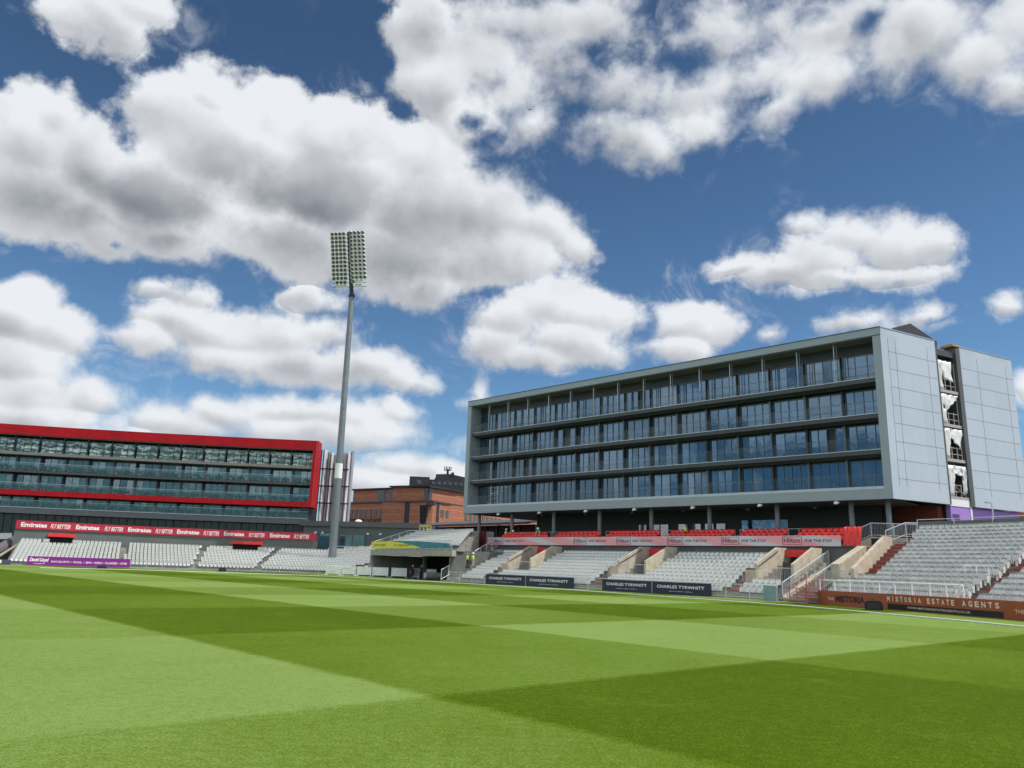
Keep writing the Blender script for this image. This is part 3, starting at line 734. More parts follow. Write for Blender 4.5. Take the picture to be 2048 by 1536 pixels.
# seats of the near terrace: the 300 nearest stand by themselves
cands = []
def rec(LN, t, o, z, k):
    q, n = LN.at(t, o); cands.append((q.length, k, t, Vector((q.x, q.y, z)), n.copy()))
for k in range(MN):
    sk = [(MA2, MA2+1.1)] if k < 12 else []
    t0 = mpar(1652, .5, 1.0)
    o = .5+k*MR
    if 2.6 < o < 11.0: t0 = WR+(1.5 if k > 3 else .4)
    elif o >= 11.0: t0 = TOPL
    seat_row(ML, k, t0, ML.len-.3, ZM, .5, MR, sk, rec)
def px_of(p):
    v = p-Vector((0, 0, EYE)); return v.dot(rt)/v.dot(fw)*FPX+1024
vis = [c for c in cands if px_of(c[3]) < 2075]
vis.sort(key=lambda c: c[0])
first = True
for c in vis:
    pass
near, rest_ = vis[:300], vis[300:]
NSEAT = len(near)
for dist, k, t, p, n in near:
    r_ = SEAT_ROOT if first else copy_tree(SEAT_ROOT); first = False
    r_.location = p; r_.rotation_euler.z = math.atan2(n.y, n.x)-math.pi/2
    left_of = t < MA2
    r_['label'] = 'pale grey seat in the %s row of the near terrace, %s red steps' % (ORD[k], 'left of' if left_of else 'right of')
    r_['group'] = 'grey seats in the %s row behind the brown boards, %s the red aisle steps' % (ORD[k], 'left of' if left_of else 'right of')
RCAND.sort(key=lambda c: c[0])
wroot = None
for i, (dist, k, t, o, z) in enumerate(RCAND):
    if i < 300-NSEAT:
        if wroot is None:
            wroot = empty('stadium_seat', (0, 0, 0), 'x', 'seat'); hb.build('backrest', WHITE_SEAT, wroot); hp.build('seat_pan', WHITE_SEAT, wroot); hr.build('bracket', CONC_D, wroot); r_ = wroot
        else: r_ = copy_tree(wroot)
        q, n = RL.at(t, o); r_.location = (q.x, q.y, z); r_.rotation_euler.z = math.atan2(n.y, n.x)-math.pi/2
        sd = 'right of' if t > VOM[2] else 'left of'
        r_['label'] = 'white seat in the %s row, %s the beige stair wall nearest the stair railings' % (ORD[k], sd)
        r_['group'] = 'white seats in the %s row of the hotel terrace, %s its rightmost stair wall' % (ORD[k], sd)
    else: put_low(RL, t, o, z, k)
for dist, k, t, p, n in rest_: low_seat(STUFF, p, Vector((n.y, -n.x, 0)), Vector((-n.x, -n.y, 0)), 1)
# boards
gpx = [(1637, 0), (1775, 0), (2008, 0), (2150, 0)]
def mist(p0, p1, lab, dr, mats, z0=0):
    F, L = line_frame(ML, tfront(p0, ML, -.3, .4), tfront(p1, ML, -.3, .4), -.3)
    return board('advertising_board', F, 0, L, z0, .93, lab, mats, lambda t, F: dr(t, F, L))
def d1(t, F, L):
    put_text(t, 'THE', flat(F, .15*L, .24*L, .34, .52), bold=.02, mi=0); put_text(t, 'MISTORIA', flat(F, .27*L, .70*L, .24, .66), bold=.05, mi=1)
    put_text(t, 'GROUP', flat(F, .72*L, .87*L, .20, .32), bold=.02, mi=0)
mist(1637, 1774, 'rust brown board with large dark lettering, behind a black box', d1, [RUST, CREAM, DARKT])
def d2(t, F, L):
    for i, (wd, a, b_) in enumerate((('MISTORIA', .0, .345), ('ESTATE', .385, .635), ('AGENTS', .68, .985))):
        n_ = len(wd)
        for j, ch in enumerate(wd):
            w_ = (b_-a)/n_*L; x0 = a*L+j*w_
            put_text(t, ch, flat(F, x0+w_*(.36 if ch == 'I' else .12), x0+w_*(.52 if ch == 'I' else .74), .50, .80), bold=.03)
    q = flat(F, .005*L, .995*L, .04, .36, .010); t.face([q(0, 0), q(1, 0), q(1, 1), q(0, 1)], mi=1)
    put_text(t, 'WWW.MISTORIAESTATEAGENTS.CO.UK', flat(F, .2*L, .75*L, .14, .26, .02), bold=.01, mi=0)
mist(1774, 2008, 'rust brown board with widely spaced cream letters above a black strip', d2, [RUST, mat('pale cream lettering', (.8, .66, .52), .5, var=.02), BLACKP])
def d3(t, F, L):
    put_text(t, 'THE', flat(F, .17*L, .32*L, .34, .52), bold=.02, mi=0); put_text(t, 'MISTORIA', flat(F, .38*L, .95*L, .24, .66), bold=.05, mi=1)
mist(2008, 2150, 'rust brown board cut by the right edge, with only a cream THE showing', d3, [RUST, CREAM, DARKT])
# rail above the boards
pts = [ML.pt(t_, -.1, .45) for t_ in (.5, 3, 6, 9, 11.2)]
e1 = mpar(1926, -.1, 1.2)
railing('railing', [ML.pt(x, -.05, .45) for x in (mpar(1640, -.05, 1.2), mpar(1700, -.05, 1.2), mpar(1790, -.05, 1.2), mpar(1860, -.05, 1.2), e1)], 'white topped railing standing above the rust brown boards in front of the seats', h=1.15, post=1.3, bars=.17, m_=WHITE_M, r=.045)
railing('railing', [ML.pt(mpar(1912, -.05, 1.2), -.05, .35), ML.pt(mpar(1926, -.05, 1.2), -.05, .45)], 'short white gate end of the railing above the web address board', h=1.1, post=.9, bars=.12, m_=WHITE_M, r=.045)
# white sloping stay by the gate end
sy = MB(); a_ = ML.pt(mpar(1912, -.25, 1), -.25, .92); b_ = ML.pt(mpar(1926, -.1, 1.6), -.1, 1.6); sy.tube(ML.pt(mpar(1911, -.25, .95), -.3, .97), ML.pt(e1, -.12, 1.6), .045); sy.tube(ML.pt(e1-.3, -.2, .95), ML.pt(e1, -.12, 1.3), .03)
tag(sy.build('stair_handrail', WHITE_M), 'white sloping handrail rising to the gate end above the brown web address board', 'handrail')
# aisle barriers
def hoop(p, d, w, h, lab, m_=GALV):
    mb = MB(); p = Vector(p); d = Vector(d).normalized(); U = Vector((0, 0, 1))
    for s in (0, .5, 1): mb.tube(p+d*w*s, p+d*w*s+U*h, .025)
    mb.tube(p+U*h, p+d*w+U*h, .03); mb.tube(p+U*h*.55, p+d*w+U*h*.55, .02)
    return tag(mb.build('aisle_barrier', m_), lab, 'barrier')
hoop(ML.pt(MA2-1.6, 4.2, ZM(4)), ML.pt(MA2, 4.2, 0)-ML.pt(MA2-1.6, 4.2, 0), 1.6, 1.15, 'white hooped barrier among grey seats beside the red steps at the right edge', WHITE_M)
hoop(ML.pt(WR+1.5, 10.3, ZM(12)), ML.pt(7, 10.3, 0)-ML.pt(5.6, 10.3, 0), 1.5, 1.1, 'grey hooped barrier beside the red steps near the top of the big beige stair wall')
for i, (t, nm) in enumerate(zip(AIS, ('left', 'middle', 'right'))):
    hoop(RL.pt(t-1.2, 3.9, ZR(3)+.05), RL.pt(t, 3.9, 0)-RL.pt(t-1.2, 3.9, 0), 1.2, 1.25, 'pale grey aisle barrier beside the %s of the three beige stair walls below the banner' % nm)

# ======================= stairs between the two right terraces
def T(a, b_, f): return Vector(a).lerp(Vector(b_), f)
SA, SB = Vector((20.75, 59.6, 0)), Vector((28.1, 67.3, 0))
fl = MB(); dirs = (SB-SA).normalized(); sn = Vector((dirs.y, -dirs.x, 0))
stair = empty('stair_flight', SA, 'concrete stair flight with beige flank between the two right hand terraces', 'stairs'); bpy.context.view_layer.update()
fl.prism([SA, SB, SB+Vector((0, 0, 3.35)), SA+Vector((0, 0, .25))], sn*.25); fl.build('flank_wall', BEIGE, stair)
stp = MB(); Fs = Frame(SA, d=dirs, n=sn)
for i in range(18): stp.box(Fs, i*.59, (i+1)*.59, .25, 2.2, 0, .17*(i+1))
stp.build('steps', CONC, stair)
f2 = MB(); f2.prism([Fs(1.2, 2.2, 0), Fs(10, 2.2, 0), Fs(10, 2.2, 3.3), Fs(1.2, 2.2, .9)], sn*.25); f2.build('flank_wall', BEIGE, stair)
railing('railing', [SA+Vector((0, 0, .2)), SB+Vector((0, 0, 3.3))], 'long sloping grey stair railing, upper of the two between the right terraces', h=1.1, post=1.7, bars=.14, r=.04)
railing('railing', [Fs(.6, 2.3, .8), Fs(5.6, 2.3, 2.2), Fs(7.5, 2.3, 2.2)], 'short sloping grey stair railing, lower of the two between the right terraces', h=1.1, post=1.6, bars=.14, r=.04)
# stair wall and railing from the deck to the near terrace
KA = at(1700, 1092, 69.5); KB = at(1742, 1073, 68.5); KC = at(1835, 1077, 66)
kw = MB(); kw.prism([Vector((KA.x, KA.y, 0)), Vector((KB.x, KB.y, 0)), Vector((KB.x, KB.y, KB.z)), Vector((KA.x, KA.y, KA.z))], Vector((.15, .2, 0)))
kw.prism([Vector((KB.x, KB.y, 0)), Vector((KC.x, KC.y, 0)), KC, KB], Vector((.15, .2, 0)))
tag(kw.build('stair_wall', BEIGE), 'beige wall sloping up beside the hotel columns, under a dark barred railing', 'wall')
railing('railing', [KA+Vector((.1, .1, 0)), KB+Vector((.1, .1, .02)), KC+Vector((.1, .1, .02))], 'dark barred railing with pale handrail on the beige wall beside the hotel columns', h=1.15, post=1.9, bars=.13, r=.045)
K2 = [at(1772, 1079, 64), at(1812, 1063, 64), at(1842, 1064, 64)]
railing('railing', [q-Vector((0, 0, .35)) for q in K2], 'second barred railing just left of the top row of the near terrace', h=1.05, post=1.6, bars=.13, r=.045)
# red steel steps and blue grey gate panel
gp0, gp1 = gz(1527, 1201), gz(1553, 1203.2)
Fg = Frame(gp0, d=(gp1-gp0).normalized()); board('gate_panel', Fg, 0, (gp1-gp0).length, .02, 1.08, 'plain grey blue gate panel at the foot of the stairs between the right terraces', [mat('grey blue panel paint', (.24, .34, .38), .5)], None, 'gate')
rs0, rs1 = gz(1580, 1206.5), gz(1612, 1209); Fr = Frame(rs0, d=(rs1-rs0).normalized())
rs = empty('steel_steps', rs0, 'small red steel steps with side rails on the grass edge beside the brown board', 'steps'); bpy.context.view_layer.update(); Lr = (rs1-rs0).length
for i in range(4):
    q = MB(); q.box(Fr, .05, Lr-.05, -.35-.3*i, -.05-.3*i, .15+.2*i, .2+.2*i); q.build('tread', BRED, rs)
for a_ in (0, Lr):
    q = MB(); q.tube(Fr(a_, 0, 0), Fr(a_, 0, 1.1), .03); q.tube(Fr(a_, -1.5, .7), Fr(a_, -1.5, 1.8), .03); q.tube(Fr(a_, 0, 1.1), Fr(a_, -1.5, 1.8), .03); q.tube(Fr(a_, 0, .6), Fr(a_, -1.5, 1.3), .022); q.build('side_rail', mat('red painted steel', (.40, .06, .05), .5), rs)
hb_ = [gz(1575, 1204), gz(1636, 1209)]
railing('railing', [hb_[0], hb_[1]], 'low red and grey barred barrier between the stairs and the brown board', h=1.0, post=1.1, bars=.16, m_=mat('faded red steel', (.40, .16, .13), .6))

# ======================= bridging terrace over the dark opening
BA, BB = Vector((-18.3, 107.0)), Vector((-6.9, 89.2))
BL = Line([BA, BB]); bl = BL.len
def bend_(k): return tfront(918+4.4*k, BL, .9+.8*k, 4.0+.3*k)
bt = empty('seating_terrace', (*BL.at(bl/2, 3)[0], 0), 'raised concrete terrace of white seats bridging the dark opening beside the red brick buildings', 'terrace'); bpy.context.view_layer.update()
q = MB(); strip(q, BL, 0, bend_(0)+.2, -.05, .5, 2.72, 3.42); q.build('front_beam', mat('pale weathered concrete', (.36, .35, .31), .8, var=.15, scale=1.4), bt)
q = MB(); strip(q, BL, 0, bl, .5, 12, 3.0, 3.3); q.build('slab', CONC_D, bt)
BZ = lambda k: 3.62+k*.30
q = MB()
for k in range(9): strip(q, BL, 0, bend_(k)+.25, .5+.8*k, .5+.8*(k+1)+(2 if k == 8 else 0), 3.3, BZ(k))
q.build('steps', CONC, bt)
q = MB(); strip(q, BL, -.2, .15, .2, 9, 0, 2.75); q.build('side_wall', CONC, bt)
q = MB(); q.prism([BL.pt(-.05, .1, 0), BL.pt(.75, .1, 0), BL.pt(.05, .1, 2.74), BL.pt(-.5, .1, 2.74)], BL.pt(0, .5, 0)-BL.pt(0, .1, 0)); q.build('raking_column', CONC, bt)
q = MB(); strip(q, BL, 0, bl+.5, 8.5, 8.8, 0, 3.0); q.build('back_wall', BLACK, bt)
for f_ in (.47, .80, .95):
    q = MB(); strip(q, BL, f_*bl-.22, f_*bl+.22, 3.0, 3.4, 0, 2.75); q.build('column', CONC_D, bt)
q = MB(); strip(q, BL, bl+.3, bl+.6, .4, 9, 0, 3.4); q.build('side_wall', CONC_D, bt)
for k in range(7):
    seat_row(BL, k, .6, bend_(k), BZ, .5, .8, [(-.1, .8)] , put_low)
# wall mounted fence with banner
railing('railing', [BL.pt(0, 0, 3.42), BL.pt(bl*.5, 0, 3.42), BL.pt(bend_(0), 0, 3.42)], 'grey barred railing on the concrete beam, carrying the yellow and blue banner', h=1.05, post=1.6, bars=.12)
def yb():
    F = BL.frame(0, -.06); P_ = lambda a, z: BL.pt(a, -.08, z)
    mb = MB(); yl = MB(); w = Vector(P_(0, 0)-BL.pt(0, -.04, 0))
    pts = [(.5, 3.62), (.5, 4.52), (bl*.40, 4.55), (bl*.66, 4.46), (bend_(0)-.4, 4.12), (bend_(0)-.2, 3.62)]
    mb.prism([P_(a, z) for a, z in pts], w)
    o = mb.build('banner', BLU); tag(o, 'yellow banner with olive lettering that turns teal blue towards the right', 'banner')
    ys = [(.5, 3.62), (.5, 4.50), (bl*.30, 4.50), (bl*.46, 4.30), (bl*.62, 3.95), (bl*.72, 3.70), (bl*.66, 3.62)]
    yl.prism([BL.pt(a, -.125, z) for a, z in ys], w*.3); yl.build('yellow_field', YEL, o)
    for tx, a, b_, z0, z1 in (('GET CLOSER', .06, .24, 3.92, 4.18), ('TO THE ACTION', .36, .58, 3.86, 4.10)):
        t = MB(); put_text(t, tx, lambda u, v: BL.pt(bl*(a+(b_-a)*u), -.155, z0+(z1-z0)*v), bold=.03); t.build('lettering', OLIV, o)
yb()
railing('railing', [BL.pt(.1, .3, 3.42), BL.pt(.2, 5.2, 5.15), BL.pt(1.8, 9.5, 5.5), BL.pt(5.5, 9.5, 5.5)], 'white sloping railing up the left side of the raised bridging terrace', h=1.1, post=1.3, bars=.2, r=.045, m_=mat('light galvanised steel', (.60, .62, .62), .45, .3))
# stair with railing between the bridge and the right terrace
railing('railing', [RL.pt(-.35, -.6, .1), RL.pt(-.35, 4.4, 2.0)], 'sloping grey railing beside steps, in front of the dark opening', h=1.15, post=1.2, bars=.16, r=.045)
railing('railing', [RL.pt(-.35, 5.2, 2.3), RL.pt(-.35, 9.6, 4.1)], 'upper sloping grey railing right of the blue end of the banner', h=1.15, post=1.2, bars=.16, r=.045)
q = MB(); Z_ = MB()
for k in range(12): strip(q, RL, -.3, 1.35, -.5+k*.82, -.5+(k+1)*.82, 0, .14+k*.33)
tag(q.build('stair_flight', CONC), 'concrete steps climbing beside the sloping railings at the left end of the hotel terrace', 'stairs')
q = MB(); strip(q, RL, DL-1.0, DL-.05, 9.0, 9.3, 2.7, 6.0); tag(q.build('door_panel', mat('deep oxblood paint', (.09, .01, .012), .6)), 'tall dark red panel between the raised terrace and the pink banner', 'panel')

# ======================= left terrace
LL = Line(LEFT); ll = LL.len; LR, LRISE = .82, .235
ZL = lambda k: .12+k*LRISE
lt = empty('seating_terrace', LL.pt(ll*.4, 4, 0), 'long curved concrete terrace of white seats in front of the red framed hotel', 'terrace'); bpy.context.view_layer.update()
def lp(px, o=0, z=.5): 
    f = lambda t_: (lambda p: (p-Vector((0, 0, EYE))).dot(rt)/(p-Vector((0, 0, EYE))).dot(fw)*FPX+1024)(LL.pt(t_, o, z))
    lo, hi = 0, ll+12
    for _ in range(40):
        md = (lo+hi)/2
        if f(md) < px: lo = md
        else: hi = md
    return lo
NL = 12; q = MB(); strip(q, LL, lp(12), ll+.5, 0, .5, 0, .12)
LAIS = [lp(232, .5), lp(382, .5), lp(505, .5), lp(20, .5)]
TE = ll+6.0
def lend(k):   # right end of row k, cut back by the tunnel below
    return ll + .5 + min(k, 10)*.62
def lstart(k): return lp(10+k*2.2, .5+k*LR, ZL(k)) if k < 12 else lp(640, 9.8, 3.0)+(k-12)*1.35
NTOT = 18
for k in range(NTOT): strip(q, LL, lstart(k), lend(k)+.3, .5+k*LR, .5+(k+1)*LR+(.9 if k in (11,) else 0), 0, ZL(k))
q.build('steps', CONC, lt)
for k in range(NTOT):
    sk = [(a+.2, a+.7) for a in LAIS[:3]] if k < 12 else []
    if k > 9: 
        for pc in (119, 494): c_ = lp(pc, 9, 2.8); sk.append((c_-2.2, c_+2.0))
    seat_row(LL, k, lstart(k)+.4, lend(k), ZL, .5, LR, sk, put_low)
LO = .5+12*LR+1.1
q = MB(); strip(q, LL, lp(28, LO, 4), lp(632, LO, 4), LO, LO+.3, 0, 4.75); q.build('rear_wall', GREYW, lt)
q = MB(); strip(q, LL, ll+.6, lend(0)+.5, .2, 4, 0, .6)
for k in range(11): strip(q, LL, lend(k)+.3, lend(k)+.45, .5+k*LR, 9.6, 0, ZL(k)+.3)
q.build('side_wall', BEIGE, lt)
for px_ in (119, 494):
    c_ = lp(px_, LO, 3.4); en = []
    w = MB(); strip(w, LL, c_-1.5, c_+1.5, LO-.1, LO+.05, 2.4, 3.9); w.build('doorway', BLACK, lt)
    w = MB(); strip(w, LL, c_-1.7, c_+1.7, LO-.9, LO-.1, 3.85, 4.3); w.build('door_canopy', RED2, lt)
    for s_ in (-1, 1): w = MB(); strip(w, LL, c_+s_*1.8-(.7 if s_ > 0 else .9)*.5, c_+s_*1.8+.4, LO-1.6, LO-.1, 1.9, 3.5); w.build('door_cheek', mat('pale grey paint', (.5, .49, .47), .7), lt)
# airline banner
ea, eb = lp(32, LO-.2, 5.3), lp(632, LO-.2, 5.5)
q = MB(); strip(q, LL, ea, eb, LO-.2, LO-.08, 4.78, 5.92); eo = q.build('banner', EMIR); tag(eo, 'long crimson banner with repeated white lettering behind the left terrace', 'banner')
for s0, m0, e0 in ((42, 97, 141), (152, 203, 246), (256, 306, 345), (354, 402, 438), (448, 492, 529), (540, 583, 618)):
    a_, b_, c_ = (lp(v, LO-.2, 5.3) for v in (s0, m0, e0))
    fn = lambda a, b, z0, z1: (lambda u, v: LL.pt(a+(b-a)*u, LO-.215, z0+(z1-z0)*v))
    t = MB(); put_text(t, 'Emirates', fn(a_, b_-.2, 5.05, 5.68), bold=.035); t.build('lettering', WHITE_T, eo)
    t = MB(); put_text(t, 'FLY BETTER', fn(b_+.3, c_, 5.02, 5.62), bold=.02, shear=.3); t.build('lettering', WHITE_T, eo)
# front fences and purple board
fence_run('railing', lp(262), lp(640), 'long low grey railing along the front of the left terrace', LN=LL, h=1.0)
Fp, Lp_ = line_frame(LL, lp(54, -.5), lp(260, -.5), -.6)
def dl(t, F):
    put_text(t, 'RACQUETS', flat(F, .225*Lp_, .40*Lp_, .40, .66), bold=.03)
    for w_, a, b_ in (('POOL', .435, .52), ('SPA', .555, .615), ('KIDS', .645, .715), ('CLASSES', .745, .87), ('GYM', .90, .965)): put_text(t, w_, flat(F, a*Lp_, b_*Lp_, .40, .66), bold=.03)
    for a in (.417, .537, .63, .73, .885): q = flat(F, (a-.004)*Lp_, (a+.004)*Lp_, .48, .58); t.face([q(0, 0), q(1, 0), q(1, 1), q(0, 1)])
pb = board('advertising_board', Fp, 0, Lp_, .05, 1.15, 'bright purple board with white lettering in front of the left terrace', [PURPLE, WHITE_T], dl)
t = MB(); put_text(t, 'David Lloyd', flat(Fp, .02*Lp_, .20*Lp_, .38, .95), bold=.05, shear=.25)
ar = [Fp((.06+.11*i/8)*Lp_, .012, .26-.06*math.sin(math.pi*i/8)) for i in range(9)]; br_ = [Fp((.06+.11*i/8)*Lp_, .012, .29-.03*math.sin(math.pi*i/8)) for i in range(9)]
for i in range(8): t.face([ar[i], ar[i+1], br_[i+1], br_[i]])
t.build('logo', WHITE_T, pb)
Fb, Lb = line_frame(LL, lp(-60, -.8), lp(22, -.8), -.8)
bo = board('advertising_board', Fb, 0, Lb, .02, .62, 'low slate blue board with a white disc at the left edge of the grass', [mat('slate blue board', (.06, .075, .13), .5)])
w = MB(); c0 = Fb(Lb*.72, .02, .36); w.tube(c0, c0+Fb.n*.02, .24, n=16); w.build('logo_disc', WHITE_T, bo)
# wall and stairs at the far left end
w = MB(); 
x0 = at(-70, 1130, 101); 
wa = [at(-40, 1128, 106), at(36, 1085, 112), at(36, 1066, 112.5), at(-40, 1108, 106)]
w.prism(wa, Vector((-.1, .35, 0))); tag(w.build('ramp_wall', mat('mauve grey render', (.13, .12, .13), .7)), 'dark grey sloping wall at the far left end of the curved terrace', 'wall')
w = MB(); wa = [at(-20, 1126, 104), at(36, 1090, 110.5), at(37, 1085.5, 110.6), at(-20, 1120, 104)]
w.prism(wa, Vector((-.2, .5, 0))); tag(w.build('stair_kerb', BEIGE), 'narrow cream sloping kerb beside the dark wall at the far left', 'kerb')
w = MB(); P1, P2 = at(-30, 1080, 118), at(23, 1066, 118)
w.hexa([at(-30, 1078, 118), at(23, 1078, 118), at(23, 1078, 119), at(-30, 1078, 119), at(-30, 1066, 118), at(24, 1066, 118), at(24, 1066, 119), at(-30, 1066, 119)])
tag(w.build('parapet_wall', mat('off white render', (.55, .54, .52), .7)), 'short white wall block above the sloping wall at the far left', 'wall')

# white sight panels in front of the opening
def panel(p0, p1, lab, solid=True, base=1157):
    a, b_ = gz(*p0), gz(*p1); d = (b_-a); L = d.length; F = Frame(a, d=d.normalized())
    root = empty('barrier_panel', a, lab, 'barrier', 'white barrier panels in front of the dark opening'); bpy.context.view_layer.update()
    q = MB()
    if solid:
        for i in range(4): q.box(F, .05, L-.05, -.02, .02, .22+i*.23, .22+i*.23+.205)
    else:
        for i in range(int(L/.13)): q.tube(F(.08+i*.13, 0, .2), F(.08+i*.13, 0, 1.1), .018, n=4)
    q.build('infill', WHITE_M, root)
    for x_ in (.04, L-.04):
        q = MB(); q.tube(F(x_, 0, 0), F(x_, 0, 1.2), .04); q.build('post', WHITE_M, root)
        q = MB(); q.box(F, x_-.05, x_+.05, -.35, .35, 0, .06); q.build('foot', WHITE_M, root)
    q = MB(); q.tube(F(0, 0, 1.17), F(L, 0, 1.17), .03); q.tube(F(0, 0, .2), F(L, 0, .2), .03); q.build('rail', WHITE_M, root)
PX = [(651, 681), (683, 711), (713, 742), (744, 776), (782, 813), (825, 838, 0), (847, 872)]
nm = ['first', 'second', 'third', 'fourth', 'fifth']
def gy(x): return 1149.2+(x-650)*.041
for i, e in enumerate(PX):
    lab = ('%s solid white slatted barrier panel counted from the left' % nm[i]) if i < 5 else ('narrow barred white barrier between the two people in black' if i == 5 else 'white barrier beside the rolled white cover')
    panel((e[0], gy(e[0])), (e[1], gy(e[1])), lab, len(e) == 2)
q = MB(); a = gz(848, gy(848)+.5)+Vector((0, .7, .42)); b_ = gz(877, gy(877))+Vector((.2, .7, .42)); d_ = (b_-a)
nseg = 8
for i in range(nseg): q.tube(a+d_*(i/nseg), a+d_*((i+1)/nseg), .40+.04*math.sin(i*2.1), .40+.04*math.sin(i*2.1+2.1), n=10)
tag(q.build('rolled_cover', mat('white canvas', (.7, .69, .66), .8, bump=.5)), 'rolled white pitch cover lying behind the rightmost white barrier', 'cover')
# black boxes on the grass edge
def blackbox(px, py, w, h, lab):
    c_ = gz(px, py); mb = MB(); d = Vector((c_.y, -c_.x, 0)).normalized(); n = Vector((-c_.x, -c_.y, 0)).normalized()
    F = Frame(c_, d=d, n=n); a = w/2
    pr_ = [F(-a, 0, 0), F(a, 0, 0), F(a*1.02, 0, h*.55), F(a*.8, 0, h*.95), F(a*.2, 0, h), F(-a*.75, 0, h*.92), F(-a, 0, h*.6)]
    mb.prism(pr_, -n*w*.6); r = mb.build('loudspeaker', BLACKP); tag(r, lab, 'speaker')
    g_ = MB(); g_.box(F, -a*.7, a*.65, .01, .025, h*.15, h*.75); g_.build('grille', mat('speaker mesh', (.03, .03, .032), .7, var=.4, scale=30), r)
    hd = MB(); hd.tube(F(-a*.2, -.1, h), F(-a*.15, -.1, h+.05), .02); hd.tube(F(-a*.15, -.1, h+.05), F(a*.1, -.1, h+.05), .02); hd.build('handle', BLACKP, r)
blackbox(1164, 1177, .95, .58, 'black box shaped speaker on the grass edge between the two navy boards')
blackbox(1748, 1220.5, .98, .56, 'black box shaped speaker on the grass in front of the brown board')
blackbox(444, 1143.3, .9, .5, 'small black speaker in front of the left terrace railing')
blackbox(203, 1137.5, 1.0, .35, 'low black speaker in front of the purple board')

# ======================= grey hotel
HC = at(1787, 998, 67); HF = Frame((HC.x, HC.y, 0), az=-45.17)      # a: from the near corner to the far left end
HS = Frame((HC.x, HC.y, 0), az=62.65)                                 # a: along the right hand side
HS.n = HS.n if HS.n.dot(Vector((1, -1, 0))) > 0 else -HS.n
HL, ZB, ZT = 55.5, 8.62, 24.15
hotel = empty('hotel_building', HF(28, -8, 0), 'large grey panelled hotel with four glazed balcony floors above the right hand seats', 'building'); bpy.context.view_layer.update()
def hp_(name, fn, m_, parent=hotel):
    mb = MB(); fn(mb); return mb.build(name, m_, parent)
fr = MB()
fr.box(HF, -.02, HL, -3.0, 0, 23.45, ZT); fr.box(HF, 0, .72, -3.0, .0, 9.72, 23.45); fr.box(HF, HL-.75, HL, -3.0, 0, 9.72, 23.45); fr.box(HF, 0, HL, -3.0, 0, ZB, 9.72)
fro = fr.build('outer_frame', HOTEL, hotel)
q = MB()
q.hexa([HF(0.72, -.9, 9.72), HF(HL-.75, -.9, 9.72), HF(HL-.75, 0.02, 9.50), HF(.72, 0.02, 9.50), HF(.72, -.9, 9.86), HF(HL-.75, -.9, 9.86), HF(HL-.75, .03, 9.74), HF(.72, .03, 9.74)])
q.build('lower_sill', EDGE, fro)
q = MB(); q.box(HF, -.04, HL+.04, -3.0, .05, ZT, ZT+.07); q.box(HF, -.02, HL, .0, .03, 23.40, 23.47); q.build('top_capping', SLABM, fro)
# soffit of roof canopy and of the raised box
q = MB(); q.box(HF, .72, HL-.75, -2.4, -.05, 23.36, 23.44); q.build('canopy_soffit', SOFFIT, hotel)
q = MB(); q.box(HF, .05, HL-.05, -14, -.3, ZB-.03, ZB-.004); q.build('underside', SOFFIT, hotel)
# core volume behind the glass
q = MB(); q.box(HF, .3, HL-.3, -14, -2.05, ZB, 23.3); q.build('wall', DARKM, hotel)
q = MB(); q.box(HF, .5, HL-.2, -14, -2.9, 23.3, 24.0); q.build('roof', CONC_D, hotel)
FLO = [9.78, 13.05, 16.32, 19.64]
for i, z in enumerate(FLO):
    sl = MB()
    if i: 
        sl.box(HF, .73, HL-.76, -2.0, -.35, z-.40, z-.03); 
        sl.hexa([HF(.73, -1.2, z-.62), HF(HL-.76, -1.2, z-.62), HF(HL-.76, -.75, z-.40), HF(.73, -.75, z-.40), HF(.73, -1.6, z-.40), HF(HL-.76, -1.6, z-.40), HF(HL-.76, -.74, z-.399), HF(.73, -.74, z-.399)])
        so = sl.build('balcony_slab', SLABM, hotel)
        e = MB(); e.box(HF, .73, HL-.76, -.40, -.28, z-.03, z+.03); e.build('edge_trim', EDGE, so)
    gb = MB(); gb.box(HF, .8, HL-.85, -.44, -.42, z+.05, z+1.12); go = gb.build('balustrade', BAL, hotel)
    r_ = MB(); r_.box(HF, .8, HL-.85, -.455, -.405, z+1.12, z+1.15); r_.build('top_rail', FRAMEM, go)
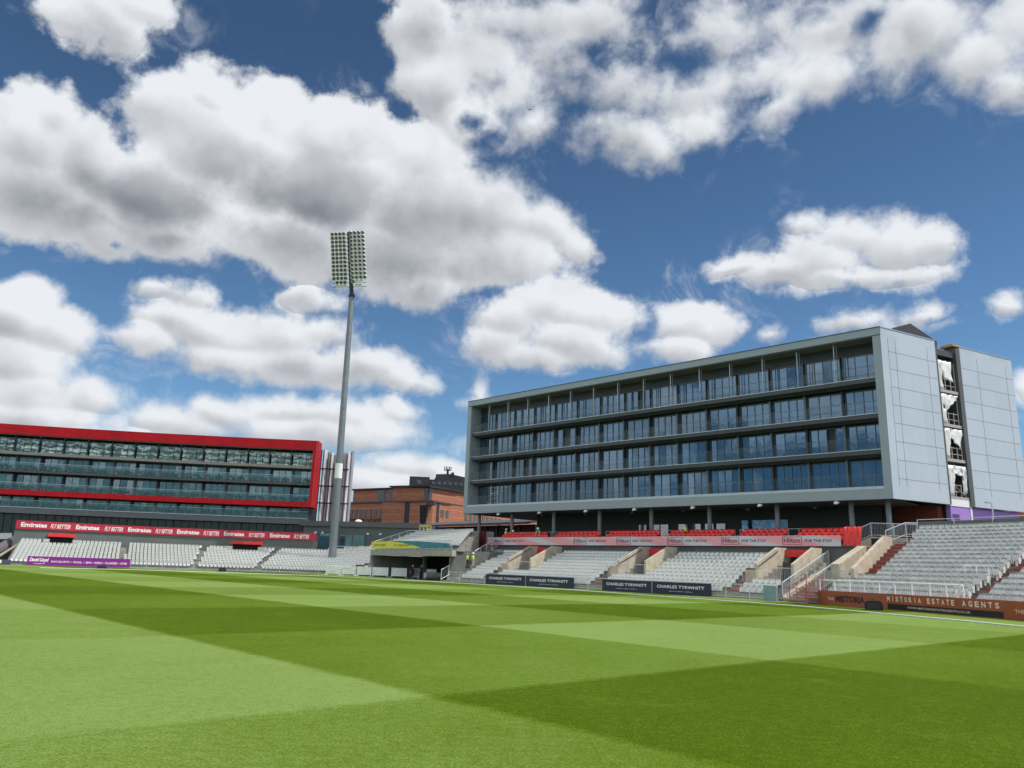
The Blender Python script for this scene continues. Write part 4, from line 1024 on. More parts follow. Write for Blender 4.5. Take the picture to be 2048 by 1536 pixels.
# window bays
bays = [.75, 4.38-3.64] ; ed = [.74+.0, 4.38] + [4.38+3.635*i for i in range(1, 14)] + [HL-.78]
rng = random.Random(3)
for i, z in enumerate(FLO):
    hw = 2.58 if i < 3 else 2.7
    lint = MB(); lint.box(HF, .73, HL-.76, -2.04, -1.9, z+hw+.03, (FLO[i+1]-.6) if i < 3 else 23.38); lint.build('lintel', mat('dark lintel panel', (.03, .036, .04), .5, var=.1), hotel)
    for j in range(len(ed)-1):
        a0, a1 = ed[j]+.13, ed[j+1]-.13
        if a1-a0 < .8: continue
        np_ = 4 if (i+j) % 3 else 3
        if a1-a0 < 2.5: np_ = 2
        wf = MB()
        for a in (a0, a1-.07): wf.box(HF, a, a+.07, -1.98, -1.84, z+.02, z+hw)
        wf.box(HF, a0+.07, a1-.07, -1.98, -1.84, z+hw-.08, z+hw); wf.box(HF, a0+.07, a1-.07, -1.98, -1.84, z+.02, z+.1)
        cuts = [a0+(a1-a0)*k/np_ for k in range(1, np_)]
        for a in cuts: wf.box(HF, a-.035, a+.035, -1.975, -1.86, z+.1, z+hw-.08)
        wo_ = wf.build('window', FRAMEM, hotel)
        pn = MB(); e_ = [a0+.07]+cuts+[a1-.07]
        opened = rng.random() < .08
        for k in range(np_):
            dz = rng.uniform(-.012, .012)
            if opened and k == 1: continue
            pn.hexa([HF(e_[k], -1.96+dz, z+.1), HF(e_[k+1], -1.96-dz, z+.1), HF(e_[k+1], -1.93-dz, z+.1), HF(e_[k], -1.93+dz, z+.1), HF(e_[k], -1.96+dz, z+hw-.08), HF(e_[k+1], -1.96-dz, z+hw-.08), HF(e_[k+1], -1.93-dz, z+hw-.08), HF(e_[k], -1.93+dz, z+hw-.08)])
        pn.build('pane', rng.choice((PANE, PANE, PANE, PANE, PANE2, PANE2, PANE3)), wo_)
        if i == 3 and j:    # slim twin posts on the top floor
            for da in (-.16, .10): q = MB(); q.box(HF, ed[j]+da, ed[j]+da+.06, -.62, -.54, z+.03, 23.36); q.build('post', EDGE if da > 0 else FRAMEM, hotel)
        elif j:
            q = MB(); q.box(HF, ed[j]-.10, ed[j]+.10, -1.85, -1.5, z+.02, z+2.65); q.build('pier', DARKM if (i*7+j) % 3 == 0 else FRAMEM, hotel)
# side faces
def side_face(a0, a1, name, joints_v, mat_=HOTEL_S):
    mb = MB(); mb.box(HS, a0, a1, -.35, .0, ZB, ZT); o = mb.build(name, mat_, hotel)
    j = MB(); zz = 10.4
    while zz < 23.6:
        k0 = 0
        vs = [a0]+joints_v+[a1]
        j.box(HS, a0+.9 if a0 == 0 else a0+.1, a1-.12, 0, .006, zz, zz+.035); zz += 1.655
    for v in joints_v: j.box(HS, v, v+.035, 0, .007, 9.75, 23.3)
    j.build('panel_joints', mat('dark joint', (.10, .12, .13), .6), o)
    c_ = MB(); c_.box(HS, a0, a1, -.4, .05, ZT, ZT+.07); c_.build('coping', EDGE, o)
    return o
hex_ = MB(); hex_.box(HS, .02, 7.8, -.68, -.35, ZB, ZT-.02); hex_.build('side_wall', DARKM, hotel)
side_face(0, 7.8, 'side_panels', [.95, 1.95, 6.5])
side_face(11.5, 20.1, 'side_panels', [14.2, 18.9])
q = MB(); q.box(HS, 7.8, 20.0, -14, -1.6, 4.4, ZT-.4); q.build('side_wall', mat('pale blockwork', (.34, .33, .30), .85, var=.15), hotel)
q = MB(); q.box(HS, 7.8, 8.0, -1.6, .02, ZB, ZT-.5); q.box(HS, 10.9, 11.5, -1.6, .03, ZB, ZT-.2); q.build('slot_cheek', mat('dark metal cladding', (.09, .095, .09), .5), hotel)
# open slot with torn sheeting
rg = random.Random(5)
for i, z in enumerate((9.3, 12.8, 16.1, 19.4)):
    q = MB(); q.box(HS, 8.0, 10.9, -1.5, -.1, z-.15, z+.12); sl = q.build('slot_floor', mat('raw concrete', (.42, .40, .36), .8), hotel)
    q = MB()
    for a in (8.35, 9.2, 10.0, 10.7): q.tube(HS(a, -.25, z+.1), HS(a, -.25, z+2.9 if a > 10 else z+1.3), .04, n=5)
    for dz in (.6, 1.2): q.tube(HS(8.1, -.25, z+dz), HS(10.8, -.25, z+dz), .035, n=5)
    if i == 0: q.tube(HS(8.4, -.2, z+1.6), HS(10.4, -.2, z+.3), .04, n=5)
    q.build('guard_rail', mat('scaffold steel', (.45, .43, .40), .5), sl)
    q = MB(); q.box(HS, 8.5, 10.6, -1.58, -1.5, z+.15, z+2.4); q.build('opening', mat('dim room', (.06, .055, .05), .8), sl)
    # sheet : a rippled hanging surface
    def sheet(a0, a1, ztop, zb0, zb1, o0=.0):
        mb = MB(); nx, nz = 9, 8; g_ = []
        for r in range(nz+1):
            row = []
            for c_ in range(nx+1):
                u, v = c_/nx, r/nz; zb = zb0+(zb1-zb0)*u
                row.append(HS(a0+(a1-a0)*u*(1-.15*v)+.06*math.sin(9*v+u*5), -.16+o0+.09*math.sin(u*13+v*4+i)+rg.uniform(-.03, .03), ztop+(zb-ztop)*v))
            g_.append(row)
        for r in range(nz):
            for c_ in range(nx):
                if rg.random() < .012: continue
                mb.face([g_[r][c_], g_[r][c_+1], g_[r+1][c_+1], g_[r+1][c_]])
        o_ = mb.build('torn_sheet', SHEET, sl, True); bm_ = bmesh.new(); bm_.from_mesh(o_.data); bmesh.ops.remove_doubles(bm_, verts=bm_.verts, dist=.002); bmesh.ops.recalc_face_normals(bm_, faces=bm_.faces); bm_.to_mesh(o_.data); bm_.free(); md = o_.modifiers.new('thickness', 'SOLIDIFY'); md.thickness = .012
    top = z+3.0
    sheet(8.02, 8.02+(1.0 if i != 3 else .8), top, z+.2, z+.1)
    if i == 3: sheet(8.8, 10.4, top, z+1.3, z+1.0)
    if i == 2: sheet(8.9, 10.8, top, z+1.4, z+2.6)
    if i == 1: sheet(9.0, 10.8, top, z+2.2, z+1.1)
    if i == 0: sheet(8.9, 10.8, top, z+2.3, z+2.0); sheet(10.2, 10.85, top, z+.3, z+.6)
q = MB(); q.box(HS, 8.0, 10.9, -.5, -.1, ZB-.1, 9.15); q.build('slot_panel', WHITE_T, hotel)
q = MB(); q.box(HS, 8.0, 11.3, -1.4, -.2, 22.9, 23.5); q.build('slot_beam', SLABM, hotel); q = MB(); q.box(HS, 10.4, 11.5, -1.2, .1, ZT-.1, ZT+.12); q.build('timber_edge', mat('raw timber', (.45, .25, .12), .8), hotel)
# roof plant room
pr_ = [HF(-1, -9, 24.1), HF(-1, -9, 24.2)]
q = MB(); q.prism([at(x_, y_, 78) for x_, y_ in ((1770, 690), (1784, 656), (1821, 647), (1874, 683), (1874, 700), (1770, 700))], Vector((1.5, 6, 0))); q.build('roof_plant_room', mat('dark standing seam metal', (.06, .065, .07), .5, var=.1), hotel)
# storey under the box
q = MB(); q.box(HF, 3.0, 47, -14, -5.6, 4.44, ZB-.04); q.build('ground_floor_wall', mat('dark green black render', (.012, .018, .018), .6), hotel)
for a in (.9, 4.1, 11.2, 18.6, 25.8, 33.0, 40.1, 47.3, 53.5):
    q = MB(); q.tube(HF(a, -1.2, 4.44), HF(a, -1.2, ZB-.02), .24, n=14); q.build('column', mat('grey column paint', (.17, .18, .18), .5), hotel, smooth=True)
for a in (19.2, 20.6, 22.2, 24.0, 26.4, 27.6, 29.4):
    q = MB(); q.box(HF, a, a+1.15, -5.6, -5.5, 4.5, 7.2); w_ = q.build('shopfront_window', DARKM, hotel)
    q = MB(); q.box(HF, a+.06, a+1.09, -5.5, -5.47, 4.6, 7.1); q.build('pane', window_glass('pale lobby glass', (.10, .17, .16), scale=1.6) if 'pale lobby glass' not in MATS else MATS['pale lobby glass'], w_)
q = MB(); q.box(HF, 12.2, 17.3, -5.6, -5.5, 4.5, 7.4); w_ = q.build('shopfront_window', PANE, hotel)
for a in (48.8, 41.6, 34.25, 27.35, 19.95, 12.45, 5.0):
    q = MB(); M_ = Matrix.Translation(HF(a, -.2, ZB-.30)); q.lathe([(.02, .0), (.20, .03), (.27, .12), (.20, .21), (.06, .25)], 12, M_); q.tube(HF(a, -.2, ZB-.08), HF(a, -.2, ZB), .05); q.box(HF, a-.14, a+.14, -.12, .12, ZB-.33, ZB-.27)
    q.build('soffit_lamp', WHITE_T, hotel, smooth=False)
for a in (44.8, 37.5, 30.5, 23.6, 15.8, 8.7):
    q = MB(); q.box(HF, a-.15, a+.15, -4.2, -4.0, ZB-.3, ZB-.15); q.build('downlight', mat('grey lamp metal', (.3, .3, .3), .4), hotel)
# brick corner and lilac boards under the side
for a0_, a1_, z1_ in ((7.3, 8.0, ZB), (19.2, 27, ZB+.1)):
    q = MB(); q.box(HS, a0_, a1_, -6, -.95, 3, z1_); q.build('brick_wall', mat('dark red brick', (.20, .05, .03), .85, var=.2, scale=6, bump=.3), hotel)
q = MB(); q.box(HS, 8.0, 10.9, -.6, -.15, 4.4, ZB-.12); q.box(HS, 11.16, 19.2, -.9, -.55, 4.4, ZB-.02); lb_ = q.build('membrane_board', LILAC, hotel)
q = MB(); q.box(HS, 8.2, 9.2, -.15, -.13, 7.3, 7.8); q.build('patch', mat('dark violet patch', (.10, .04, .2), .6), lb_)
q = MB(); q.box(HS, 10.9, 11.15, -1.2, -.1, 4.4, ZB-.01); q.build('batten', WHITE_T, hotel)

# red seats on the deck in seven blocks, between banner and hotel
RB = [(1006, 1088), (1112, 1192), (1215, 1313), (1338, 1462), (1483, 1570), (1600, 1697)]
rm_, = [MB()]; low_seat(rm_, Vector((0, 0, 0)), Vector((1, 0, 0)), Vector((0, -1, 0)), 0, 1.12)
RSM = rm_.mesh('deck_seat', [RED_SEAT, RED_SEAT, DARKM])
def dpx(px, o, z): return tfront(px, RL, o, z)
BN = ['leftmost', 'second from left', 'third from left', 'third from right', 'second from right', 'rightmost']
for i, (p0, p1) in enumerate(RB):
    for row in range(3):
        o_, zz = DECKO+.45+row*.72, DECKZ+.14+row*.33
        a, b_ = dpx(p0+row*7-6, o_, zz+.6), dpx(p1+row*3, o_, zz+.6); t = a
        while t < b_:
            ob = bpy.data.objects.new('red_seat', RSM); COL.objects.link(ob); c_, n = RL.at(t, o_)
            ob.location = (c_.x, c_.y, zz); ob.rotation_euler.z = math.atan2(n.y, n.x)-math.pi/2
            tag(ob, 'red seat in the %s row of the %s red block behind the banner' % (('front', 'middle', 'back')[row], BN[i]), 'seat', 'red seats, %s row of the %s block on the deck' % (('front', 'middle', 'back')[row], BN[i])); t += .56
for row in (0, 1):
    st_ = MB(); strip(st_, RL, dpx(1000, 10.5, 5), tlen+1, DECKO+.85+row*.72, DECKO+2.3, DECKZ+.125+row*.33, DECKZ+.46+row*.33)
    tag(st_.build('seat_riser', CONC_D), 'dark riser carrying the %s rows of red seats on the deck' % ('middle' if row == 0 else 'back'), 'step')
cov = MB(); a, b_ = tlen+1.15, tlen+2.6; nx = 10
for i in range(nx):
    for j in range(6):
        P_ = lambda i, j: RL.pt(a+(b_-a)*i/nx, DECKO-.3+.5*j/6+.06*math.sin(i*2.3+j), DECKZ+.1+1.5*math.sin(min(j, 5.2)/5.2*math.pi*.5)+.06*math.sin(i*1.7+j*2.1))
        cov.face([P_(i, j), P_(i+1, j), P_(i+1, j+1), P_(i, j+1)])
co = cov.build('dust_cover', RED_SEAT); co.modifiers.new('thickness', 'SOLIDIFY').thickness = .02; tag(co, 'crumpled bright red cover hanging at the right end of the banner', 'cover')
for i, (p0, p1) in enumerate(((1016, 1115), (1140, 1200), (1212, 1320), (1335, 1470), (1480, 1640))):
    a, b_ = dpx(p0, DECKO+2.7, 6), dpx(p1, DECKO+2.7, 6)
    railing('railing', [RL.pt(a, DECKO+2.7, DECKZ+.13), RL.pt(b_, DECKO+2.7, DECKZ+.13)], 'thin post and rail barrier behind red seats, %s along the hotel deck' % ('first', 'second', 'third', 'fourth', 'fifth')[i], h=1.55, post=1.0, bars=9, mid=False, r=.02)

# ======================= red framed hotel on the left
def ry(x): u = -(x+33.27); return 130-.0590*u-.00188*u*u
RX = [-33.27]; 
while RX[-1] > -96:
    x = RX[-1]; u = -(x+33.27); sl_ = .059+.00376*u; RX.append(x-3.6/math.sqrt(1+sl_*sl_))
RP = [Vector((x, ry(x), 0)) for x in RX]
red = empty('hotel_building', RP[8], 'long curved hotel with thick red frame and glazed balconies on the left', 'building'); bpy.context.view_layer.update()
segs = [Frame(b_, d=(a-b_)) for a, b_ in zip(RP[:-1], RP[1:])]     # a runs left to right
slen = [(a-b_).length for a, b_ in zip(RP[:-1], RP[1:])]
Z_T, Z_B0, Z_B1 = 21.56, 10.38, 11.22
def rz(y, x=605): return at(x, y, 130.2).z
FZ = [rz(1041.5)+.35, 11.4, rz(968.8)+.3, rz(934.8)+.3, 0]
def sweep(mb, o0, o1, z0, z1, e=0.0):
    for F, L in zip(segs, slen): mb.box(F, -e, L+e, o0, o1, z0, z1)
def rbuild(name, m_, *boxes, parent=red):
    mb = MB()
    for b_ in boxes: sweep(mb, *b_)
    return mb.build(name, m_, parent)
Zf = rz(899)
rbuild('top_fascia', RED, (-2.6, 0, Zf, Z_T))
rbuild('lower_band', RED, (-2.6, 0, Z_B0, Z_B1-.02))
F0, L0 = segs[0], slen[0]
q = MB(); q.box(F0, L0, L0+.80, -3.5, 0, Z_B0, Z_T); q.build('end_jamb', RED, red)
# splayed red side
JE = F0(L0+.80, 0, 0); SE = at(640, 898, 143); SB_ = Vector((SE.x, SE.y, 0))
q = MB(); dd = (SB_-JE).normalized(); Fj = Frame(JE, d=dd, n=Vector((dd.y, -dd.x, 0))); Ls = (SB_-JE).length
q.box(Fj, 0.01, Ls, -.3, 0, Z_B0, Z_T); o_ = q.build('side_panels', mat('red side cladding', (.52, .02, .025), .4), red)
j = MB(); 
for i in range(1, 6): j.box(Fj, .3, Ls-.1, 0, .01, Z_B0+i*1.86, Z_B0+i*1.86+.05)
j.build('panel_joints', mat('dark red joint', (.12, .004, .006), .6), o_)
q = MB(); sweep(q, -9, -2.65, 0, Z_T-.3); q.build('wall', DARKM, red)
floors = [(FZ[0]+.02, Z_B0-.05, 0), (Z_B1, FZ[2]-.55, 1), (FZ[2], FZ[3]-.55, 2), (FZ[3], Zf+.2, 3)]
rbuild('balcony_slab', SLABM, (-2.6, -.1, FZ[2]-.45, FZ[2]-.05)); rbuild('balcony_slab', mat('mid grey edge', (.20, .19, .175), .5), (-2.6, -.1, FZ[3]-.5, FZ[3]-.05))
sb = rbuild('balcony_slab', mat('slate grey beam', (.085, .095, .10), .5), (-2.6, -.0, FZ[0]-.95, FZ[0]-.05)); rbuild('edge_trim', EDGE, (-.1, .04, FZ[0]-.05, FZ[0]+.03), parent=sb)
rbuild('roof_soffit', mat('pale soffit strip', (.22, .19, .17), .6), (-1.2, -.25, Zf-.12, Zf-.01))
for z0, z1, i in floors:
    for j, (F, L) in enumerate(zip(segs[:18], slen)):
        wf = MB(); 
        wf.box(F, .02, .34, -2.6, -2.0, z0, z1)
        for a in (.34, 1.42, 2.5, 3.52): wf.box(F, a, a+.07, -2.6, -2.5, z0, z1-.1)
        wf.box(F, .34, L, -2.6, -2.48, z1-.15, z1)
        wo_ = wf.build('window', DARKM if (i+j) % 2 else FRAMEM, red)
        pn = MB()
        for a, b_ in ((.41, 1.42), (1.49, 2.5), (2.57, 3.52)): dz = rng.uniform(-.015, .015); pn.hexa([F(a, -2.6+dz, z0), F(b_, -2.6-dz, z0), F(b_, -2.55-dz, z0), F(a, -2.55+dz, z0), F(a, -2.6+dz, z1-.15), F(b_, -2.6-dz, z1-.15), F(b_, -2.55-dz, z1-.15), F(a, -2.55+dz, z1-.15)])
        pn.build('pane', PANE_R, wo_)
    if i < 3:
        g = MB(); sweep(g, -.3, -.27, z0+.03, z0+1.1); go = g.build('balustrade', BAL_R, red); t_ = MB(); sweep(t_, -.31, -.26, z0+1.1, z0+1.14); t_.build('top_rail', EDGE, go)
    else:
        for j, (F, L) in enumerate(zip(segs[:18], slen)):
            g = MB()
            for a, b_ in ((.35, 1.36), (1.46, 2.46), (2.56, 3.5)): g.box(F, a, b_, -.6, -.55, z0+.03, z1-.75)
            g.build('glass_screen', REFL_BANDS, red)
            g = MB(); g.box(F, -.08, .12, -.7, -.5, z0, z1-.2); g.build('post', DARKM, red)
for j, F in enumerate(segs[:18]):      # ground floor glazing behind the banner
    wf = MB(); L = slen[j]
    for a in (.0, 1.2, 2.4): wf.box(F, a, a+.10, -1.6, -1.5, 3, FZ[0]-1.0)
    wo_ = wf.build('window', DARKM, red); pn = MB(); pn.box(F, .05, L-.05, -1.62, -1.58, 3, FZ[0]-1.0); pn.build('pane', mat('dim grey glass', (.03, .045, .045), .15) if 'dim grey glass' not in MATS else MATS['dim grey glass'], wo_)
q = MB(); q.box(F0, L0-1.4, L0-.1, -2.5, -.6, 0, Z_B0-.01); q.build('corner_pier', mat('slate blue grey panel', (.03, .045, .05), .5), red)
# balcony tables and chairs, dark silhouettes behind the glass
tb = MB(); tb.lathe([(.05, 0), (.05, .7), (.42, .71), (.42, .75)], 8); tb.lathe([(.22, 0), (.22, .04)], 8); TBM = tb.mesh('balcony_table', DARKM)
ch = MB(); Fc = Frame((0, 0, 0), d=(1, 0, 0), n=(0, -1, 0)); ch.box(Fc, -.25, .25, -.25, .25, .38, .44); ch.box(Fc, -.25, .25, -.27, -.22, .44, .85); ch.box(Fc, -.29, -.25, -.25, .25, .0, .64); ch.box(Fc, .25, .29, -.25, .25, 0, .64); CHM = ch.mesh('balcony_chair', DARKM)
lvl = ['lowest balcony floor', 'balcony floor above the red band', 'floor below the pale slab']
for z0, z1, i in floors[:3]:
    for j, (F, L) in enumerate(zip(segs[:17], slen)):
        for me, nm_, a, o in ((TBM, 'balcony_table', 1.8, -1.1), (CHM, 'balcony_chair', 1.05, -1.2), (CHM, 'balcony_chair', 2.55, -1.25)):
            ob = bpy.data.objects.new(nm_, me); COL.objects.link(ob); ob.location = F(a, o, z0+.02); ob.rotation_euler.z = rng.uniform(-.4, .4)
            tag(ob, 'dark %s behind glass, %s of the red hotel' % (nm_.split('_')[1], lvl[i]), nm_.split('_')[1], 'dark %ss on the %s of the red hotel' % (nm_.split('_')[1], lvl[i]))

# silver stair tower behind the mast
def tube_fin(px0, px1, D, y_t, y_b, m_, lab):
    c0, c1 = at(px0, y_b, D), at(px1, y_b, D); zt = at((px0+px1)/2, y_t, D).z; mid = (c0+c1)/2; r = (c1-c0).length/2
    return mid, r, zt
tw = empty('stair_tower', at(668, 1048, 141), 'tall silver ribbed stair tower between the red hotel and the mast', 'tower'); bpy.context.view_layer.update()
zt0 = at(668, 912, 141).z
ribs = [(640, 650, SILV), (650, 657, SILV_D), (657, 663, SILV), (663, 674, SILV_D), (674, 680, SILV), (680, 690, SILV_D), (690, 697, SILV), (697, 703, SILV_D)]
for p0, p1, m_ in ribs:
    a, b_ = at(p0-5, 1046, 140+.0), at(p1-5, 1046, 140+.0); q = MB(); md = (a+b_)/2; hw_ = (b_-a).length/2*1.03
    dip = 0.9*abs((p0+p1)/2-672)/30
    i0 = len(q.v); n_ = 8
    pts_ = [Vector((md.x+hw_*math.cos(math.pi*k/n_), md.y-(1.1 if m_ is SILV else .5)*math.sin(math.pi*k/n_), 7.3)) for k in range(n_+1)]
    q.prism(pts_, Vector((0, 0, zt0-7.3+dip))); q.build('cladding_rib', m_, tw, smooth=False)
for y_ in (941, 975, 1009):
    z_ = at(668, y_, 140).z; q = MB(); a, b_ = at(635, y_, 140), at(700, y_, 140)
    q.hexa([Vector((a.x, a.y-1.25, z_)), Vector((b_.x, a.y-1.25, z_)), Vector((b_.x, a.y-1.1, z_)), Vector((a.x, a.y-1.1, z_)), Vector((a.x, a.y-1.25, z_+.22)), Vector((b_.x, a.y-1.25, z_+.22)), Vector((b_.x, a.y-1.1, z_+.22)), Vector((a.x, a.y-1.1, z_+.22))]); q.build('band_joint', DARKM, tw)
# low grey block under the tower
lo = empty('pavilion_block', at(720, 1060, 128), 'low grey rendered block with a large dark window behind the mast foot', 'building'); bpy.context.view_layer.update()
A_, B_ = at(604, 1090, 129), at(833, 1090, 125); Fl = Frame((A_.x, A_.y, 0), d=Vector((B_.x-A_.x, B_.y-A_.y, 0))); Lw = (Vector((B_.x, B_.y))-Vector((A_.x, A_.y))).length
zr = at(720, 1044, 127).z
q = MB(); q.box(Fl, 0, Lw, -8, 0, 0, zr-.8); q.build('wall', GREYW, lo); q = MB(); q.box(Fl, -.5, Lw+.3, -8.5, .5, zr-.8, zr); q.build('roof', mat('grey roof fascia', (.10, .11, .105), .5), lo)
def al_(px): return (at(px, 1070, 127)-A_).dot(Fl.d)
q = MB(); q.box(Fl, al_(676), al_(733), 0, .08, 3.0, 6.1); w_ = q.build('window', FRAMEM, lo); q = MB(); q.box(Fl, al_(678), al_(705)-.1, .08, .12, 3.2, 6.0); q.box(Fl, al_(705)+.1, al_(731), .08, .12, 3.2, 6.0); q.build('pane', PANE_R, w_)
q = MB(); q.box(Fl, al_(632), al_(668), 0, .06, 3.6, 6.3); w_ = q.build('window', DARKM, lo); q = MB(); q.box(Fl, al_(633), al_(667), .06, .09, 3.7, 6.2); q.build('pane', PANE_R, w_)
for px_ in (624, 640, 739, 766):
    q = MB(); q.box(Fl, al_(px_)-.15, al_(px_)+.15, .05, .5, 6.1, 6.35); q.build('wall_lamp', WHITE_T, lo)
q = MB(); q.lathe([(.6, 0), (.6, .25), (.35, .45), (.1, .5)], 10, Matrix.Translation(Fl(al_(704), -2, zr))); q.build('roof_vent', WHITE_T, lo)
railing('railing', [Fl(al_(672), 1.5, 2.6), Fl(al_(700), 1.5, 2.6), Fl(al_(733), 1.5, 2.6)], 'pale pipe railing in front of the dark window beside the mast foot', h=1.5, post=2.4, bars=9, r=.05)

# ======================= floodlight mast
mb0 = at(667, 1088, 117); top = at(703.5, 592, 117)
mast = empty('floodlight_mast', (mb0.x, mb0.y, 0), 'tall tapering grey floodlight mast with a tall double rack of round lamps', 'floodlight'); bpy.context.view_layer.update()
ax, ay = mb0.x, mb0.y; zt_ = top.z
tx, ty = top.x, 117.0
q = MB(); N = 12
for i in range(N):
    f0, f1 = i/N, (i+1)/N; r_at = lambda f: .60-.20*f
    q.tube(Vector((ax+(tx-ax)*f0, ay, zt_*f0)), Vector((ax+(tx-ax)*f1, ay, zt_*f1)), r_at(f0), r_at(f1), n=20, cap=False)
q.build('pole', MAST, mast, smooth=True)
f_ = at(676, 942, 117).z/zt_; q = MB(); 
pc = lambda f: Vector((ax+(tx-ax)*f, ay, zt_*f))
q.tube(pc(f_-.026), pc(f_+.026), r_at(f_)+.03, n=20); q.build('white_collar', WHITE_T, mast)
q = MB(); q.tube(pc(1.0)-Vector((0, 0, .2)), pc(1)+Vector((0, 0, .2)), .50, n=16); q.build('flange', DARKM, mast)
ht = at(697, 465, 117).z
HFm = Frame((tx, 117, 0), d=(.985, -.17, 0), n=(-.17, -.985, 0))
q = MB(); q.tube((tx, 117, zt_), (tx-1.4, 117, ht), .34, .26, n=10); q.build('head_pole', DARKM, mast)
rows = 14; dzr = .70
lampm = MB()
for rr in range(rows):
    z_ = ht-.35-rr*dzr; xs_ = -1.4*(z_-zt_)/(ht-zt_)
    q = MB(); q.tube(HFm(xs_-3.0, .25, z_), HFm(xs_+2.6, .25, z_), .05, n=5); q.build('crossbar', DARKM, mast)
LM = MB(); LM.lathe([(.10, -.34), (.24, -.26), (.345, -.02), (.355, .03), (.26, .01), (.12, -.04)], 12)
lens = MB(); lens.lathe([(.05, -.06), (.235, -.005), (.235, .0)], 12)
hoodm = LM.mesh('floodlight', mat('lamp housing', (.85, .86, .85), .45, .0), True); lensm = lens.mesh('lamp_lens', mat('lamp glass', (.10, .125, .09), .12, spec=.9))
visor = MB()
for k in range(7):
    a0_, a1_ = math.pi*(.08+.84*k/7), math.pi*(.08+.84*(k+1)/7)
    visor.face([(.36*math.cos(a0_), .36*math.sin(a0_), -.05), (.36*math.cos(a1_), .36*math.sin(a1_), -.05), (.35*math.cos(a1_), .35*math.sin(a1_)+.03, .30*math.sin(a1_)), (.35*math.cos(a0_), .35*math.sin(a0_)+.03, .30*math.sin(a0_))])
vism = visor.mesh('visor', mat('white visor', (.78, .79, .77), .4))
cnt = 0; extra = []
for rr in range(rows):
    z_ = ht-.35-rr*dzr; xs_ = -1.4*(z_-zt_)/(ht-zt_)
    cl = [-2.72, -2.07, -1.42, -.77] if rr < 12 else ([-2.2, -1.55, -.9])
    cr = [.41, 1.10, 1.79, 2.48] if rr < 12 else ([.5, 1.18, 1.85] if rr == 12 else [1.05, 1.7])
    for x_ in cl+cr:
        p = HFm(xs_+x_, .45, z_+(.0 if x_ < 0 else .12)); aim = Vector((-.15 + (.35 if x_ < 0 else -.05), -1, -.62)).normalized()
        M_ = aim.to_track_quat('Z', 'Y').to_matrix().to_4x4(); M_.translation = p
        if cnt < 100:
            for me, pn in ((hoodm, None), (lensm, 1), (vism, 1)):
                ob = bpy.data.objects.new(me.name if pn is None else me.name, me); COL.objects.link(ob)
                if pn is None: ob.name = 'floodlight'; ob.parent = mast; ob.matrix_parent_inverse = wmat(mast).inverted(); ob.matrix_basis = M_; host = ob
                else: ob.parent = host
            cnt += 1
        else: extra.append(M_)
em = MB()
for M_ in extra:
    em.lathe([(.10, -.34), (.24, -.26), (.345, -.02), (.355, .03), (.12, -.10)], 10, M_)
eo_ = em.build('floodlights', mat('lamp housing', (.62, .64, .62)), mast); eo_['kind'] = 'stuff'

# ======================= brick academy behind
D0 = 178
bc = at(858, 1044, D0); bl_ = at(684, 1044, D0+16); br2 = at(960, 1044, D0+22)
FL_ = Frame((bc.x, bc.y, 0), d=Vector((bl_.x-bc.x, bl_.y-bc.y, 0))); FR_ = Frame((bc.x, bc.y, 0), d=Vector((br2.x-bc.x, br2.y-bc.y, 0)))
aca = empty('school_building', (bc.x, bc.y+8, 0), 'orange brick academy building with a dark roof box beyond the raised seats', 'building'); bpy.context.view_layer.update()
def onF(F, x, y):      # intersection of a photo ray with the facade plane
    d = ray(x, y); P_ = Vector((0, 0, EYE)); t = (F.n.dot(F.P-P_))/F.n.dot(d); p = P_+d*t; return (p-F.P).dot(F.d), p.z
LL_, LR_ = 30.0, 80.0
q = MB(); q.box(FL_, 1.2, LL_, -14, 0, 0, 15.7); q.box(FR_, 1.2, LR_, -14, 0, 0, 15.7); q.prism([FL_(1.2, 0, 0), FL_(1.2, -6, 0), FR_(1.2, -6, 0), FR_(1.2, 0, 0)], (0, 0, 15.7)); q.build('lower_wall', BRICK, aca)
q = MB(); q.box(FL_, -1.0, 1.25, -1.0, -.05, 14.9, 15.95)
for F in (FL_, FR_): q.box(F, 1.0, LL_ if F is FL_ else LR_, -1, .25, 15.7, 16.1)
q.build('parapet', mat('dark parapet', (.06, .045, .04), .6), aca)
q = MB(); q.box(FL_, 2.2, 26.8, -12, -1.8, 16.0, 19.2); q.box(FR_, 2.2, LR_, -12, -1.8, 16.0, 19.4); q.build('upper_wall', BRICK, aca)
q = MB(); q.box(FL_, 1.4, 27.3, -12.5, -1.2, 19.2, 19.5); q.box(FR_, 1.4, LR_+.5, -12.5, -1.2, 19.4, 19.7); q.build('roof', DRUST, aca)
def awin(F, a0, a1, z0, z1, o=.03, n=1, m_=None, nm='window'):
    q = MB(); q.box(F, a0, a1, o-.1, o, z0, z1); w_ = q.build(nm, m_ or DARKM, aca)
    q = MB()
    for k in range(n): q.box(F, a0+.08+(a1-a0-.08)*k/n, a0+(a1-a0-.08)*(k+1)/n, o, o+.04, z0+.08, z1-.08)
    q.build('pane', MATS.get('dim grey glass'), w_)
for i in range(13):
    a = 8.4+i*1.62; awin(FL_, a, a+1.05, 12.45, 14.1)
for i in range(14):
    a = 4.9+i*2.3; awin(FR_, a, a+1.5, 12.6, 14.3)
for a0, a1 in ((9.8, 12.2), (12.8, 15.2), (15.8, 18.4)): awin(FL_, a0, a1, 16.2, 19.1, -1.75)
awin(FL_, 2.2, 4.6, 16.2, 19.1, -1.74); awin(FR_, 2.2, 3.6, 16.2, 19.3, -1.74)
for a0, a1 in ((9.2, 11.0), (11.8, 13.6)): awin(FR_, a0, a1, 16.2, 19.3, -1.74)
